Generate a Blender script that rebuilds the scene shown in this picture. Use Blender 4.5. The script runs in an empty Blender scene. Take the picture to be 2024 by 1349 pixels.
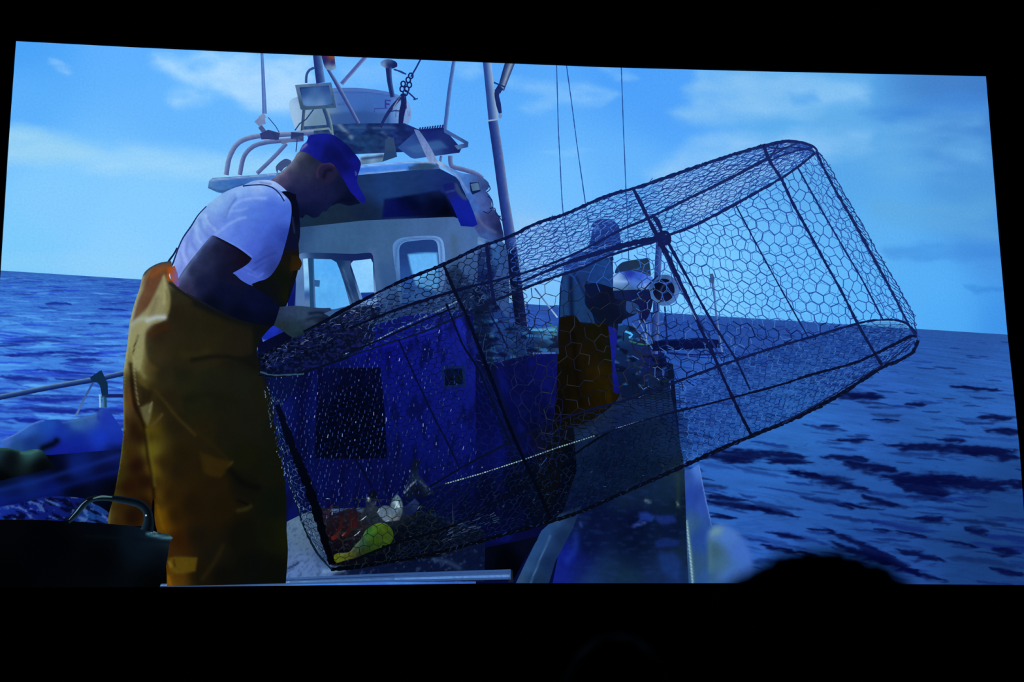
import bpy, bmesh, math, random
import numpy as np
from mathutils import Vector, Matrix
from mathutils.geometry import delaunay_2d_cdt
random.seed(7)
C = bpy.context.scene.collection
sc = bpy.context.scene
PI = math.pi

# ------------------------------------------------------------ camera, exposure, world
W, H = 2024.0, 1349.0
TL, TR, BR, BL = (30, 78), (1952, 148), (2038, 1154), (-43, 1162)      # corners of the lit picture
def hom(a): return np.array([a[0] - W / 2, a[1] - H / 2, 1.0])
v1 = np.cross(np.cross(hom(TL), hom(TR)), np.cross(hom(BL), hom(BR)))
v2 = np.cross(np.cross(hom(TL), hom(BL)), np.cross(hom(TR), hom(BR)))
v1 = v1[:2] / v1[2]; v2 = v2[:2] / v2[2]
FPX = math.sqrt(-(v1 @ v2))
ax = np.array([v1[0], v1[1], FPX]); ax /= np.linalg.norm(ax)          # world X in camera axes (x right, y down, z ahead)
az = np.array([v2[0], v2[1], FPX]); az /= np.linalg.norm(az)          # world Z
if ax[0] < 0: ax = -ax
if az[1] > 0: az = -az
ay = np.cross(az, ax)                                                  # world Y, into the screen
R = np.array([ax, ay, az])                                             # camera axes -> world
CAM_D, CAM_Z = 17.0, 1.18
def ray(px, py):
    d = R @ np.array([px - W / 2, py - H / 2, FPX]); return d
_d = ray(1012, 1155); CAM_X = -_d[0] * CAM_D / _d[1]
CAM = np.array([CAM_X, -CAM_D, CAM_Z])
cam_d = bpy.data.cameras.new('camera'); cam = bpy.data.objects.new('camera', cam_d); C.objects.link(cam)
M = Matrix(((R[0, 0], -R[0, 1], -R[0, 2], CAM[0]), (R[1, 0], -R[1, 1], -R[1, 2], CAM[1]), (R[2, 0], -R[2, 1], -R[2, 2], CAM[2]), (0, 0, 0, 1)))
cam.matrix_world = M
cam_d.sensor_width = 36; cam_d.lens = 36 * FPX / W; cam_d.clip_end = 200; cam_d.clip_start = 0.05
cam_d.dof.use_dof = True; cam_d.dof.focus_distance = 17.3; cam_d.dof.aperture_fstop = 2.8
sc.camera = cam
sc.view_settings.view_transform = 'Standard'; sc.view_settings.look = 'None'
sc.view_settings.exposure = 0; sc.view_settings.gamma = 1; sc.view_settings.use_curve_mapping = False
sc.cycles.transparent_max_bounces = 48
w = bpy.data.worlds.new('dark_hall'); sc.world = w; w.use_nodes = True
w.node_tree.nodes['Background'].inputs[0].default_value = (0, 0, 0, 1)
w.node_tree.nodes['Background'].inputs[1].default_value = 0

# ------------------------------------------------------------ materials
def mat(name, rgb, rough=0.8, noise=0.25, scale=30, bump=0.1, spec=0.2):
    m = bpy.data.materials.new(name); m.use_nodes = True; nt = m.node_tree; b = nt.nodes['Principled BSDF']
    n = nt.nodes.new('ShaderNodeTexNoise'); n.inputs['Scale'].default_value = scale; n.inputs['Detail'].default_value = 5
    tc = nt.nodes.new('ShaderNodeTexCoord'); nt.links.new(tc.outputs['Object'], n.inputs['Vector'])
    r = nt.nodes.new('ShaderNodeValToRGB'); nt.links.new(n.outputs['Fac'], r.inputs['Fac'])
    r.color_ramp.elements[0].color = (*[c * (1 - noise) for c in rgb], 1); r.color_ramp.elements[1].color = (*[c * (1 + noise) for c in rgb], 1)
    nt.links.new(r.outputs['Color'], b.inputs['Base Color'])
    bp = nt.nodes.new('ShaderNodeBump'); bp.inputs['Strength'].default_value = bump
    nt.links.new(n.outputs['Fac'], bp.inputs['Height']); nt.links.new(bp.outputs['Normal'], b.inputs['Normal'])
    b.inputs['Roughness'].default_value = rough; b.inputs['Specular IOR Level'].default_value = spec
    return m
M_WALL = mat('black_wall_fabric', (0.003, 0.003, 0.0035), 0.95, spec=0.02)
M_MASK = mat('black_masking_velvet', (0.003, 0.003, 0.004), 0.95, spec=0.02)
M_FLOOR = mat('dark_carpet', (0.01, 0.01, 0.012), 0.95, scale=80, spec=0.02)
M_SKIN = mat('skin', (0.05, 0.03, 0.022), 0.6)
M_HAIR = mat('black_hair', (0.0015, 0.0013, 0.0013), 0.9, scale=90, bump=0.5, spec=0.03)
M_HAIR2 = mat('dark_hair', (0.006, 0.006, 0.006), 0.7, scale=90, bump=0.5, spec=0.1)
M_CLOTH = mat('dark_jumper', (0.008, 0.008, 0.012), 0.95, spec=0.02)
M_SEAT = mat('dark_seat_fabric', (0.01, 0.006, 0.008), 0.95, spec=0.02)
M_METAL = mat('black_seat_metal', (0.01, 0.01, 0.01), 0.4)

def picture_material(name, with_alpha):      # the light the screen gives off: colour of the picture at each point
    m = bpy.data.materials.new(name); m.use_nodes = True; nt = m.node_tree; nt.nodes.clear()
    o = nt.nodes.new('ShaderNodeOutputMaterial'); e = nt.nodes.new('ShaderNodeEmission')
    a = nt.nodes.new('ShaderNodeVertexColor'); a.layer_name = 'picture'
    tc = nt.nodes.new('ShaderNodeTexCoord'); n = nt.nodes.new('ShaderNodeTexNoise')
    n.inputs['Scale'].default_value = 38; n.inputs['Detail'].default_value = 2
    nt.links.new(tc.outputs['Object'], n.inputs['Vector'])
    mr = nt.nodes.new('ShaderNodeMapRange'); mr.inputs['To Min'].default_value = 0.90; mr.inputs['To Max'].default_value = 1.10
    nt.links.new(n.outputs['Fac'], mr.inputs['Value'])
    nt.links.new(a.outputs['Color'], e.inputs['Color']); nt.links.new(mr.outputs['Result'], e.inputs['Strength'])
    if with_alpha:
        t = nt.nodes.new('ShaderNodeBsdfTransparent'); mx = nt.nodes.new('ShaderNodeMixShader')
        nt.links.new(a.outputs['Alpha'], mx.inputs[0]); nt.links.new(t.outputs[0], mx.inputs[1]); nt.links.new(e.outputs[0], mx.inputs[2])
        nt.links.new(mx.outputs[0], o.inputs[0])
    else: nt.links.new(e.outputs[0], o.inputs[0])
    return m
M_PIC = picture_material('projected_picture', False)
M_PICA = picture_material('projected_picture_soft', True)

# ------------------------------------------------------------ small maths for the picture
def hx(s): s = s.lstrip('#'); return np.array([int(s[i:i + 2], 16) / 255 for i in (0, 2, 4)])
def lin(c): return np.where(c <= 0.04045, c / 12.92, ((np.maximum(c, 0) + 0.055) / 1.055) ** 2.4)
def perlin(x, y, seed=0):
    rs = np.random.RandomState(seed); perm = rs.permutation(512); ang = rs.rand(512) * 2 * PI
    xi = np.floor(x).astype(int); yi = np.floor(y).astype(int); xf = x - xi; yf = y - yi
    def g(ix, iy, dx, dy):
        h = ang[perm[(perm[ix & 511] + iy) & 511]]; return np.cos(h) * dx + np.sin(h) * dy
    u = xf ** 3 * (xf * (xf * 6 - 15) + 10); v = yf ** 3 * (yf * (yf * 6 - 15) + 10)
    a = g(xi, yi, xf, yf); b = g(xi + 1, yi, xf - 1, yf); c = g(xi, yi + 1, xf, yf - 1); d = g(xi + 1, yi + 1, xf - 1, yf - 1)
    return (a + (b - a) * u) + ((c + (d - c) * u) - (a + (b - a) * u)) * v
def fbm(x, y, seed=0, oc=4):
    r = 0; a = 1.0
    for i in range(oc): r = r + a * perlin(x * 2 ** i, y * 2 ** i, seed + i); a *= 0.5
    return r
def sst(a, b, x): t = np.clip((x - a) / (b - a), 0, 1); return t * t * (3 - 2 * t)
def segdist(px, py, pts, closed=False):
    d = np.full(px.shape, 1e9); n = len(pts)
    for i in range(n if closed else n - 1):
        ax_, ay_ = pts[i]; bx, by = pts[(i + 1) % n]; dx, dy = bx - ax_, by - ay_
        t = np.clip(((px - ax_) * dx + (py - ay_) * dy) / (dx * dx + dy * dy + 1e-9), 0, 1)
        d = np.minimum(d, np.hypot(px - ax_ - t * dx, py - ay_ - t * dy))
    return d
def inside(px, py, pts):
    r = np.zeros(px.shape, bool); n = len(pts)
    for i in range(n):
        x0, y0 = pts[i]; x1, y1 = pts[(i + 1) % n]
        c = ((y0 > py) != (y1 > py)) & (px < (x1 - x0) * (py - y0) / (y1 - y0 + 1e-12) + x0); r ^= c
    return r
def spline(pts, closed, sub=5):
    out = []; n = len(pts); P_ = [np.array(p[:2], float) for p in pts]
    def sharp(a, b, c):                    # a corner stays a corner
        u = b - a; v = c - b; return (u @ v) < 0.5 * np.linalg.norm(u) * np.linalg.norm(v)
    for i in range(n if closed else n - 1):
        if closed: p0, p1, p2, p3 = P_[i - 1], P_[i], P_[(i + 1) % n], P_[(i + 2) % n]
        else: p0, p1, p2, p3 = P_[max(i - 1, 0)], P_[i], P_[i + 1], P_[min(i + 2, n - 1)]
        L = np.linalg.norm(p2 - p1); k = max(1, min(sub * 3, int(L / 6) + 1))
        m1 = (p2 - p0) * 0.5; m2 = (p3 - p1) * 0.5
        if closed and sharp(p0, p1, p2): m1 = (p2 - p1)
        if closed and sharp(p1, p2, p3): m2 = (p2 - p1)
        for m in (m1, m2):
            q = np.linalg.norm(m)
            if q > L: m *= L / q
        for j in range(k):
            t = j / k
            out.append(tuple((2 * t ** 3 - 3 * t * t + 1) * p1 + (t ** 3 - 2 * t * t + t) * m1 + (-2 * t ** 3 + 3 * t * t) * p2 + (t ** 3 - t * t) * m2))
    if not closed: out.append(tuple(P_[-1]))
    return out
def shade(px, py, base, marks=()):  # pictured highlights, reflections and shade are part of these colours
    """Colour of the picture (display values) at each point: colour samples, then marks over them."""
    if isinstance(base, str): c = np.tile(hx(base), (len(px), 1))
    elif callable(base): c = base(px, py)
    else:
        wsum = np.zeros(len(px)); c = np.zeros((len(px), 3))
        q = np.array([(b[0], b[1]) for b in base], float); dd_ = np.hypot(q[:, None, 0] - q[None, :, 0], q[:, None, 1] - q[None, :, 1]) + np.eye(len(q)) * 1e6
        ep = 30 + (0.55 * np.median(dd_.min(1))) ** 2 if len(q) > 2 else 30
        for (x, y, h) in base:
            wt = 1.0 / ((px - x) ** 2 + (py - y) ** 2 + ep) ** 2.0; wsum += wt; c += wt[:, None] * hx(h)
        c /= wsum[:, None]
    for m in marks:
        k = m[0]
        if k == 's':                       # soft stroke: points, width, colour, strength
            d = segdist(px, py, spline(m[1], False) if len(m[1]) > 2 else m[1]); a = m[4] * np.exp(-(d / m[2]) ** 2)
            c = c + (hx(m[3]) - c) * a[:, None]
        elif k == 'b':                     # soft patch: outline, feather, colour, strength
            pts = spline(m[1], True); d = segdist(px, py, pts, True); ins = inside(px, py, pts)
            a = m[4] * sst(-m[2], m[2], np.where(ins, d, -d)); c = c + (hx(m[3]) - c) * a[:, None]
        elif k == 'n':                     # grain: amount, cell x, cell y, seed
            c = c * (1 + m[1] * fbm(px / m[2], py / m[3], m[4] if len(m) > 4 else 1))[:, None]
        elif k == 'N':                     # patches: colour, strength, cell x, cell y, threshold, seed, slant
            sl = m[7] if len(m) > 7 else 0
            f = fbm(px / m[3], (py - sl * px) / m[4], m[6]); a = m[2] * sst(m[5], m[5] + 0.25, f); c = c + (hx(m[1]) - c) * a[:, None]
    return np.clip(c, 0, 1)

# ------------------------------------------------------------ laying meshes on the screen
LAYER = [0]; STEP_D = 0.00018
def on_screen(P_, off):
    """picture point -> point of the (vertical, y = 0) screen plane"""
    P_ = np.asarray(P_, float)
    K = np.stack([P_[:, 0] - W / 2, P_[:, 1] - H / 2, np.full(len(P_), FPX)], 1) @ R.T
    t = (CAM_D - off) / K[:, 1]
    return np.stack([CAM[0] + K[:, 0] * t, np.full(len(P_), -off), CAM[2] + K[:, 2] * t], 1)
c4 = on_screen([TL, TR, BR, BL], 0)
SX0, SX1 = c4[:, 0].min(), c4[:, 0].max(); SZ0, SZ1 = c4[:, 2].min(), c4[:, 2].max()
def tag(o, label=None, cat=None, group=None, kind=None):
    if label: o['label'] = label
    if cat: o['category'] = cat
    if group: o['group'] = group
    if kind: o['kind'] = kind
    return o
SCREEN = bpy.data.objects.new('projection_screen', None); C.objects.link(SCREEN)
SCREEN.location = (0, 0, SZ0)
tag(SCREEN, 'large glowing cinema screen showing a blue fishing boat picture with a fisherman and wire trap', 'screen')
def link(name, V, F, colors, alpha, parent, material=None, kind=None, label=None):
    me = bpy.data.meshes.new(name); me.from_pydata([tuple(v) for v in V], [], F); me.update()
    if colors is not None:
        at = me.color_attributes.new('picture', 'FLOAT_COLOR', 'POINT')
        al = np.ones(len(V)) if alpha is None else alpha
        at.data.foreach_set('color', np.column_stack([lin(colors), al]).astype(np.float32).ravel())
    o = bpy.data.objects.new(name, me); C.objects.link(o)
    me.materials.append(material or (M_PICA if alpha is not None else M_PIC))
    if parent is not None:
        o.parent = parent; o.matrix_parent_inverse = Matrix.Translation(-SCREEN.location) if parent is SCREEN else Matrix.Identity(4)
    if kind: o['kind'] = kind
    if label: o['label'] = label
    return o
def part(name, poly, base, marks=(), parent=SCREEN, step=4, smooth=True, feather=0, alpha=1, label=None, kind=None, rough=0, tone=1.0):
    LAYER[0] += 1; off = LAYER[0] * STEP_D
    out = spline(poly, True) if smooth else [tuple(p) for p in poly]
    if not smooth:
        o2 = []
        for i in range(len(out)):
            a = np.array(out[i]); b = np.array(out[(i + 1) % len(out)]); k = max(1, int(np.linalg.norm(b - a) / (step * 2)))
            for j in range(k): o2.append(tuple(a + (b - a) * j / k))
        out = o2
    if rough:
        rr = random.Random(len(out)); out = [(x + rr.uniform(-rough, rough), y + rr.uniform(-rough, rough)) for x, y in out]
    o2 = []
    for p in out:
        if not o2 or math.dist(p, o2[-1]) > 0.4: o2.append(p)
    if math.dist(o2[0], o2[-1]) < 0.4: o2.pop()
    out = o2
    xs = [p[0] for p in out]; ys = [p[1] for p in out]
    gx, gy = np.meshgrid(np.arange(min(xs), max(xs), step), np.arange(min(ys), max(ys), step)); gx = gx.ravel(); gy = gy.ravel()
    gx = gx + (np.round((gy - min(ys)) / step) % 2) * step * 0.5
    keep = inside(gx, gy, out) & (segdist(gx, gy, out, True) > step * 0.45)
    pts = out + list(zip(gx[keep], gy[keep])); n = len(out)
    r = delaunay_2d_cdt([Vector(p) for p in pts], [(i, (i + 1) % n) for i in range(n)], [], 1, 1e-4)
    V2 = np.array([tuple(v) for v in r[0]]); F = [tuple(reversed(f)) for f in r[2]]
    col = np.clip(shade(V2[:, 0], V2[:, 1], base, marks) * tone, 0, 1)
    al = None
    if feather or alpha < 1:
        al = np.full(len(V2), float(alpha))
        if feather: al = al * sst(0, feather, segdist(V2[:, 0], V2[:, 1], out, True))
    return link(name, on_screen(V2, off), F, col, al, parent, label=label, kind=kind)
def ribbons(name, lines, parent=SCREEN, kind=None, label=None):
    """lines: (points, width or widths, colour or colours, jitter) all in one flat mesh"""
    LAYER[0] += 1; off = LAYER[0] * STEP_D
    V = []; F = []; cl = []
    for ln in lines:
        pts, wd, c = ln[:3]; jit = ln[3] if len(ln) > 3 else 0
        pts = np.array(pts, float); n = len(pts)
        if n < 2: continue
        T = np.gradient(pts, axis=0); T /= (np.linalg.norm(T, axis=1)[:, None] + 1e-9); N = np.stack([-T[:, 1], T[:, 0]], 1)
        wd = np.broadcast_to(np.asarray(wd, float), (n,)) if not isinstance(wd, (list, tuple)) else np.interp(np.linspace(0, 1, n), np.linspace(0, 1, len(wd)), wd)
        if jit: wd = wd * (1 + jit * (np.random.RandomState(n).rand(n) - 0.5))
        cs = [hx(q) for q in c] if isinstance(c, (list, tuple)) else ([hx(c)] if isinstance(c, str) else [c])
        tt = np.linspace(0, 1, len(cs)) if len(cs) > 1 else None
        b = len(V)
        for i in range(n):
            q = cs[0] if tt is None else np.array([np.interp(i / (n - 1), tt, [k[j] for k in cs]) for j in range(3)])
            V.append(pts[i] + N[i] * wd[i] / 2); V.append(pts[i] - N[i] * wd[i] / 2); cl += [q, q]
            if i: F.append((b + 2 * i - 2, b + 2 * i, b + 2 * i + 1, b + 2 * i - 1))
    V3 = on_screen(np.array(V), off)
    return link(name, V3, F, np.array(cl), None, parent, kind=kind, label=label)
def tube(name, pts, wd, base, edge=None, parent=SCREEN, label=None, smooth=True, k=7):
    """a pictured rod: a band across which the colour goes from edge to edge"""
    LAYER[0] += 1; off = LAYER[0] * STEP_D
    P_ = spline(pts, False) if smooth and len(pts) > 2 else [tuple(np.array(pts[i]) + (np.array(pts[i + 1]) - np.array(pts[i])) * j / 8) for i in range(len(pts) - 1) for j in range(8)] + [tuple(pts[-1])]
    P_ = np.array(P_, float); n = len(P_); T = np.gradient(P_, axis=0); T /= np.linalg.norm(T, axis=1)[:, None] + 1e-9; N = np.stack([-T[:, 1], T[:, 0]], 1)
    wd = np.interp(np.linspace(0, 1, n), np.linspace(0, 1, len(wd)), wd) if isinstance(wd, (list, tuple)) else np.full(n, float(wd))
    cols = [hx(q) for q in (base if isinstance(base, (list, tuple)) else [base])]
    V = []; cl = []; F = []
    for i in range(n):
        for j in range(k):
            s = j / (k - 1); V.append(P_[i] + N[i] * wd[i] * (s - 0.5))
            cl.append(np.array([np.interp(s, np.linspace(0, 1, len(cols)), [q[m] for q in cols]) for m in range(3)]) if len(cols) > 1 else cols[0])
    for i in range(n - 1):
        for j in range(k - 1): F.append((i * k + j, (i + 1) * k + j, (i + 1) * k + j + 1, i * k + j + 1))
    V = np.array(V); cl = np.array(cl) * (1 + 0.10 * fbm(V[:, 0] / 9, V[:, 1] / 9, 3))[:, None]
    return link(name, on_screen(V, off), F, np.clip(cl, 0, 1), None, parent, label=label)
def grid(name, x0, x1, nx, ytop, ybot, ny, fn, parent=SCREEN, power=1.0):
    LAYER[0] += 1; off = LAYER[0] * STEP_D
    X, T = np.meshgrid(np.linspace(x0, x1, nx), np.linspace(0, 1, ny)); X = X.ravel(); T = T.ravel()
    Y = ytop(X) + (ybot(X) - ytop(X)) * T ** power
    F = [(j * nx + i, (j + 1) * nx + i, (j + 1) * nx + i + 1, j * nx + i + 1) for j in range(ny - 1) for i in range(nx - 1)]
    return link(name, on_screen(np.column_stack([X, Y]), off), F, fn(X, Y), None, parent)
# ------------------------------------------------------------ the sheet and the picture's sky and sea
def rect_xz(name, x0, x1, z0, z1, y0, y1, m, parent=None):
    V = [(x, y, z) for x in (x0, x1) for y in (y0, y1) for z in (z0, z1)]
    F = [(0, 1, 3, 2), (4, 6, 7, 5), (0, 4, 5, 1), (2, 3, 7, 6), (0, 2, 6, 4), (1, 5, 7, 3)]
    return link(name, V, F, None, None, parent, material=m)
M_SHEET = mat('white_screen_fabric', (0.6, 0.6, 0.6), 0.9)
rect_xz('screen_sheet', SX0 - .1, SX1 + .1, SZ0 - .1, SZ1 + .1, 0.004, 0.02, M_SHEET, SCREEN)
def HZ(x): return 535 + 0.0637 * x
SKY = [(30, 80, '4aa2f8'), (300, 95, '5fb0ff'), (700, 120, '62b2ff'), (1000, 130, '55a6fb'), (1250, 140, '4ca0fa'), (1600, 150, '5dacec'), (1900, 155, '4683cb'), (1950, 160, '3f7bc6'),
       (30, 200, '5cb0fc'), (350, 200, '66b6fe'), (1000, 230, '5badfc'), (1300, 220, '4fa2fa'), (1600, 230, '5eaeee'), (1940, 230, '3a78cc'), (1940, 300, '468ed8'), (1250, 330, '65b4fc'),
       (100, 400, '83cbff'), (300, 420, '86ccff'), (1100, 380, '6fbdff'), (1700, 330, '57a6ea'), (1950, 400, '529cdc'), (1750, 450, '5db0f2'), (1960, 480, '4690e0'),
       (30, 500, '7ccafc'), (250, 520, '8ccfff'), (1060, 460, '84c2fa'), (1300, 480, '74c4ff'), (1400, 560, '78caff'), (1600, 560, '66bcfc'), (1850, 560, '56aff8'), (1980, 640, '3d92e8'), (1700, 620, '5cb6fa'), (1880, 630, '50abf6'), (1250, 600, '72c2fc'), (600, 560, '7ac6fc')]
def cloudf(x, y, seed, sx, sy): return fbm(x / sx, y / sy, seed, 5)
def sky_fn(x, y):
    c = shade(x, y, SKY)
    def cl(outline, feather, colour, a, seed, sx, sy, k=0.9):
        nonlocal c
        px = x + 14 * fbm(x / 60, y / 30, seed + 50); py = y + 9 * fbm(x / 60, y / 30, seed + 60)
        pts = spline(outline, True); d = segdist(px, py, pts, True); s = np.where(inside(px, py, pts), d, -d)
        m = sst(-feather, feather, s) * np.clip(0.78 + .6 * k * cloudf(x, y, seed, sx, sy), 0, 1.1) * a
        c = c + (hx(colour) - c) * m[:, None]
    cl([(0, 248), (90, 262), (170, 285), (300, 290), (420, 305), (560, 310), (640, 345), (420, 358), (300, 345), (200, 342), (100, 322), (0, 326)], 20, '9fd6fa', .85, 11, 130, 24, .6)
    cl([(0, 250), (60, 255), (130, 275), (200, 300), (130, 318), (0, 322)], 18, '9ad2f2', .7, 12, 90, 22, .4)
    cl([(96, 114), (112, 116), (130, 130), (148, 142), (138, 150), (118, 140), (102, 128)], 6, '86c2fc', .8, 13, 24, 14, .6)
    cl([(300, 110), (350, 118), (430, 100), (520, 105), (620, 112), (620, 160), (600, 190), (580, 225), (500, 215), (440, 190), (350, 210), (330, 195), (370, 170), (340, 150)], 20, 'a4d6ff', .95, 14, 60, 34, 1.1)
    cl([(430, 150), (520, 130), (610, 150), (600, 200), (540, 222), (480, 200)], 22, 'acd8ff', .8, 15, 50, 28, .8)
    cl([(660, 120), (760, 125), (800, 150), (740, 172), (680, 180)], 18, '84c2fe', .6, 16, 50, 30, 1)
    cl([(900, 122), (950, 120), (960, 140), (930, 155), (900, 150)], 12, '88c6fe', .7, 17, 40, 20, 1)
    cl([(1000, 150), (1050, 158), (1110, 165), (1160, 160), (1220, 185), (1190, 205), (1120, 208), (1050, 222), (1028, 212), (1070, 190), (1010, 170)], 12, '80c0fc', .85, 18, 50, 24, .9)
    cl([(1190, 138), (1240, 138), (1260, 155), (1220, 158)], 8, '78bafc', .7, 19, 40, 24, .8)
    cl([(1060, 300), (1120, 294), (1180, 298), (1120, 308)], 5, '86c6fe', .5, 20, 40, 24, .8)
    cl([(1380, 140), (1500, 138), (1620, 150), (1720, 165), (1720, 200), (1640, 215), (1600, 235), (1540, 228), (1480, 238), (1400, 245), (1340, 232), (1330, 222), (1370, 205), (1360, 180)], 18, '86c2f4', .95, 21, 90, 40, .7)
    cl([(1280, 340), (1330, 310), (1370, 275), (1430, 262), (1520, 268), (1600, 260), (1720, 262), (1720, 300), (1650, 310), (1560, 330), (1450, 400), (1380, 440), (1300, 380)], 20, '90c8f8', .9, 22, 90, 40, .7)
    cl([(1600, 230), (1700, 215), (1800, 210), (1950, 205), (1960, 330), (1850, 370), (1730, 350), (1650, 290)], 34, '66aee8', .7, 23, 120, 40, 1.2)
    cl([(1700, 225), (1780, 205), (1860, 185), (1960, 195), (1950, 225), (1820, 235), (1750, 240)], 14, '3f88dc', .7, 24, 100, 24, .8)
    cl([(1560, 185), (1610, 182), (1620, 198), (1570, 205)], 8, '56a4f0', .8, 25, 40, 16, .8)
    cl([(1720, 385), (1800, 395), (1960, 400), (1965, 470), (1880, 460), (1800, 452), (1730, 440)], 22, '5fa8e0', .75, 26, 120, 30, .8)
    cl([(1740, 490), (1850, 482), (1990, 488), (1990, 512), (1860, 514), (1760, 510)], 8, '3c86da', .55, 27, 120, 20, .6)
    cl([(1900, 568), (1985, 568), (1988, 578), (1930, 576)], 5, '2f7cd4', .6, 28, 60, 14, .5)
    cl([(1020, 425), (1080, 428), (1090, 460), (1010, 470)], 12, '92c6f4', .7, 29, 60, 20, .5)
    cl([(0, 505), (130, 500), (300, 512), (300, 545), (0, 530)], 14, '92d0f8', .5, 30, 120, 20, .8)
    return np.clip(c, 0, 1)
grid('sky', -60, 2050, 470, lambda X: 68 + 0.0365 * X, lambda X: HZ(X) + .8, 150, sky_fn)
def sea_fn(x, y):
    v = np.maximum(y - HZ(x), 0.1); L = 1 - sst(700, 1250, x)
    persp = v + 26
    u = (x - 900) / persp; wv = np.log(persp)
    a = fbm(u * 2.3 + 40, wv * 15.0 - .35 * u + .5 * fbm(u * 1.1, wv * 3, 91, 2), 31, 4); b = fbm(u * 5.5 + 9, wv * 34, 41, 4); e = fbm(u * 1.3, wv * 4 - .3 * u, 51, 3); g = fbm(u * 22, wv * 60, 61, 3)
    dl = [(0, 540, '2c5cb4'), (0, 600, '3674d2'), (0, 640, '4289e4'), (0, 720, '4084e2'), (0, 800, '3c7cdc'), (0, 900, '3064c6'), (260, 560, '2f62be'), (260, 700, '4286e2'), (260, 830, '3c7adc'),
          (800, 600, '3a6cc8'), (1050, 700, '3860b8'), (1060, 620, '304fb0')]
    dr = [(1300, 625, '2348a0'), (1300, 690, '2450a8'), (1500, 650, '244ba0'), (1700, 660, '2550a6'), (1950, 670, '27529f'), (1400, 760, '2a5ab4'), (1700, 760, '2c5fb6'), (1980, 740, '2c62b6'), (1550, 880, '2c68bc'), (1600, 820, '2c66ba'), (1900, 820, '285cac'),
          (1450, 980, '2a60b4'), (1650, 980, '2454a2'), (1850, 960, '20509c'), (1980, 1000, '1a4080'), (1500, 1080, '2858ac'), (1700, 1080, '1f4c98'), (1950, 1120, '183c78'), (1750, 1150, '204890')]
    cL = shade(x, y, dl); cR = shade(x, y, dr)
    c = cL * L[:, None] + cR * (1 - L)[:, None]
    wx = .35 * fbm(u * 1.4, wv * 5, 92, 3)
    r1 = 1 - np.abs(fbm(u * 1.7 + wx, wv * 15 + wx * 3 - .3 * u, 93, 2)) * 2.2; r2 = 1 - np.abs(fbm(u * 3.6, wv * 30 + wx * 4, 94, 2)) * 2.2      # crests: thin long lines
    band = fbm(u * 1.1, wv * 6, 95, 2)
    dk = np.clip(sst(.70, .98, r1) * sst(-.25, .35, -band + .1 * a) + .6 * sst(.74, .98, r2) * sst(-.15, .5, -a) + .35 * sst(.1, .6, -b), 0, 1)
    br = np.clip(sst(.0, .55, .6 * a + .5 * band) + .3 * sst(.1, .6, g), 0, 1)
    cl_ = c + (hx('5ab0fc') - c) * (0.50 * br)[:, None]; cl_ = cl_ + (hx('2440b0') - cl_) * (0.55 * dk)[:, None]
    sw = fbm(u * .9 + 7, wv * 9 + .5 * u + wx, 96, 4); lens = sst(.34, .52, sw) * sst(20, 90, v)
    fine = sst(.78, .97, r2) * sst(-.1, .4, -sw) * .45 + sst(.3, .6, -b) * .35 * (1 - sst(120, 320, v) * .6)
    cr_ = c * (1 + 0.10 * band + .07 * a + .05 * b)[:, None]
    cr_ = cr_ + (hx('0c1e5c') - cr_) * np.clip(fine * .35, 0, .8)[:, None]; cr_ = cr_ + (hx('060e40') - cr_) * (0.0 * lens)[:, None]
    c = cl_ * L[:, None] + cr_ * (1 - L)[:, None]
    wob1 = fbm(x / 34, y / 9, 77, 3); wob2 = fbm(x / 14, y / 5, 78, 3)
    def streak(cx, cy, Lh, th, slope, col_, al, bend=0.0):
        nonlocal c
        k = np.nonzero((np.abs(x - cx) < Lh) & (np.abs(y - cy - slope * (x - cx)) < th * 3 + 8))[0]
        if not len(k): return
        dx = (x[k] - cx) / Lh; t_ = th * .88 * (1 - dx * dx) ** .9 * (1 + .35 * wob1[k]) + .35
        yc = cy + slope * (x[k] - cx) + bend * th * (dx * dx - .3) + wob1[k] * th * .8 + wob2[k] * min(th, 4) * .45
        d = (y[k] - yc) / t_; d = np.where(d < 0, d * 1.35, d * .85)
        al_ = al * np.exp(-np.abs(d) ** 2.8) * sst(0, .25, 1 - np.abs(dx)); c[k] = c[k] + (col_ - c[k]) * al_[:, None]
    rs = np.random.RandomState(5)
    for i in range(520):          # left water
        cy = 545 + 330 * rs.rand() ** 1.15; vv = cy - 540; cx = rs.uniform(-60, 560); sc_ = .25 + vv / 210.0
        dkc = hx('1c34a4') * rs.uniform(.75, 1.35)
        if rs.rand() < .3: streak(cx, cy, rs.uniform(14, 46) * sc_ + 6, rs.uniform(.9, 2.2) * sc_ + .6, rs.uniform(-.03, .09), hx('62b6ff'), rs.uniform(.25, .6))
        else: streak(cx, cy, rs.uniform(14, 52) * sc_ + 6, rs.uniform(.9, 2.9) * sc_ + .5, rs.uniform(-.04, .10), np.clip(dkc, 0, 1), rs.uniform(.35, .85), rs.uniform(-1.5, 1.5))
    for cx, cy, L_, t_, sl in ((115, 600, 30, 4, .02), (60, 700, 60, 4, -.08), (150, 698, 62, 4, .03), (165, 711, 40, 5, .01), (45, 748, 55, 7, .06), (130, 735, 70, 3, .08), (225, 612, 34, 2.5, .06), (140, 812, 80, 5, -.02), (60, 830, 40, 5, .05), (100, 790, 70, 6, .0), (200, 640, 30, 2, 0)): streak(cx, cy, L_, t_, sl, hx('14248c'), .85)
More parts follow.
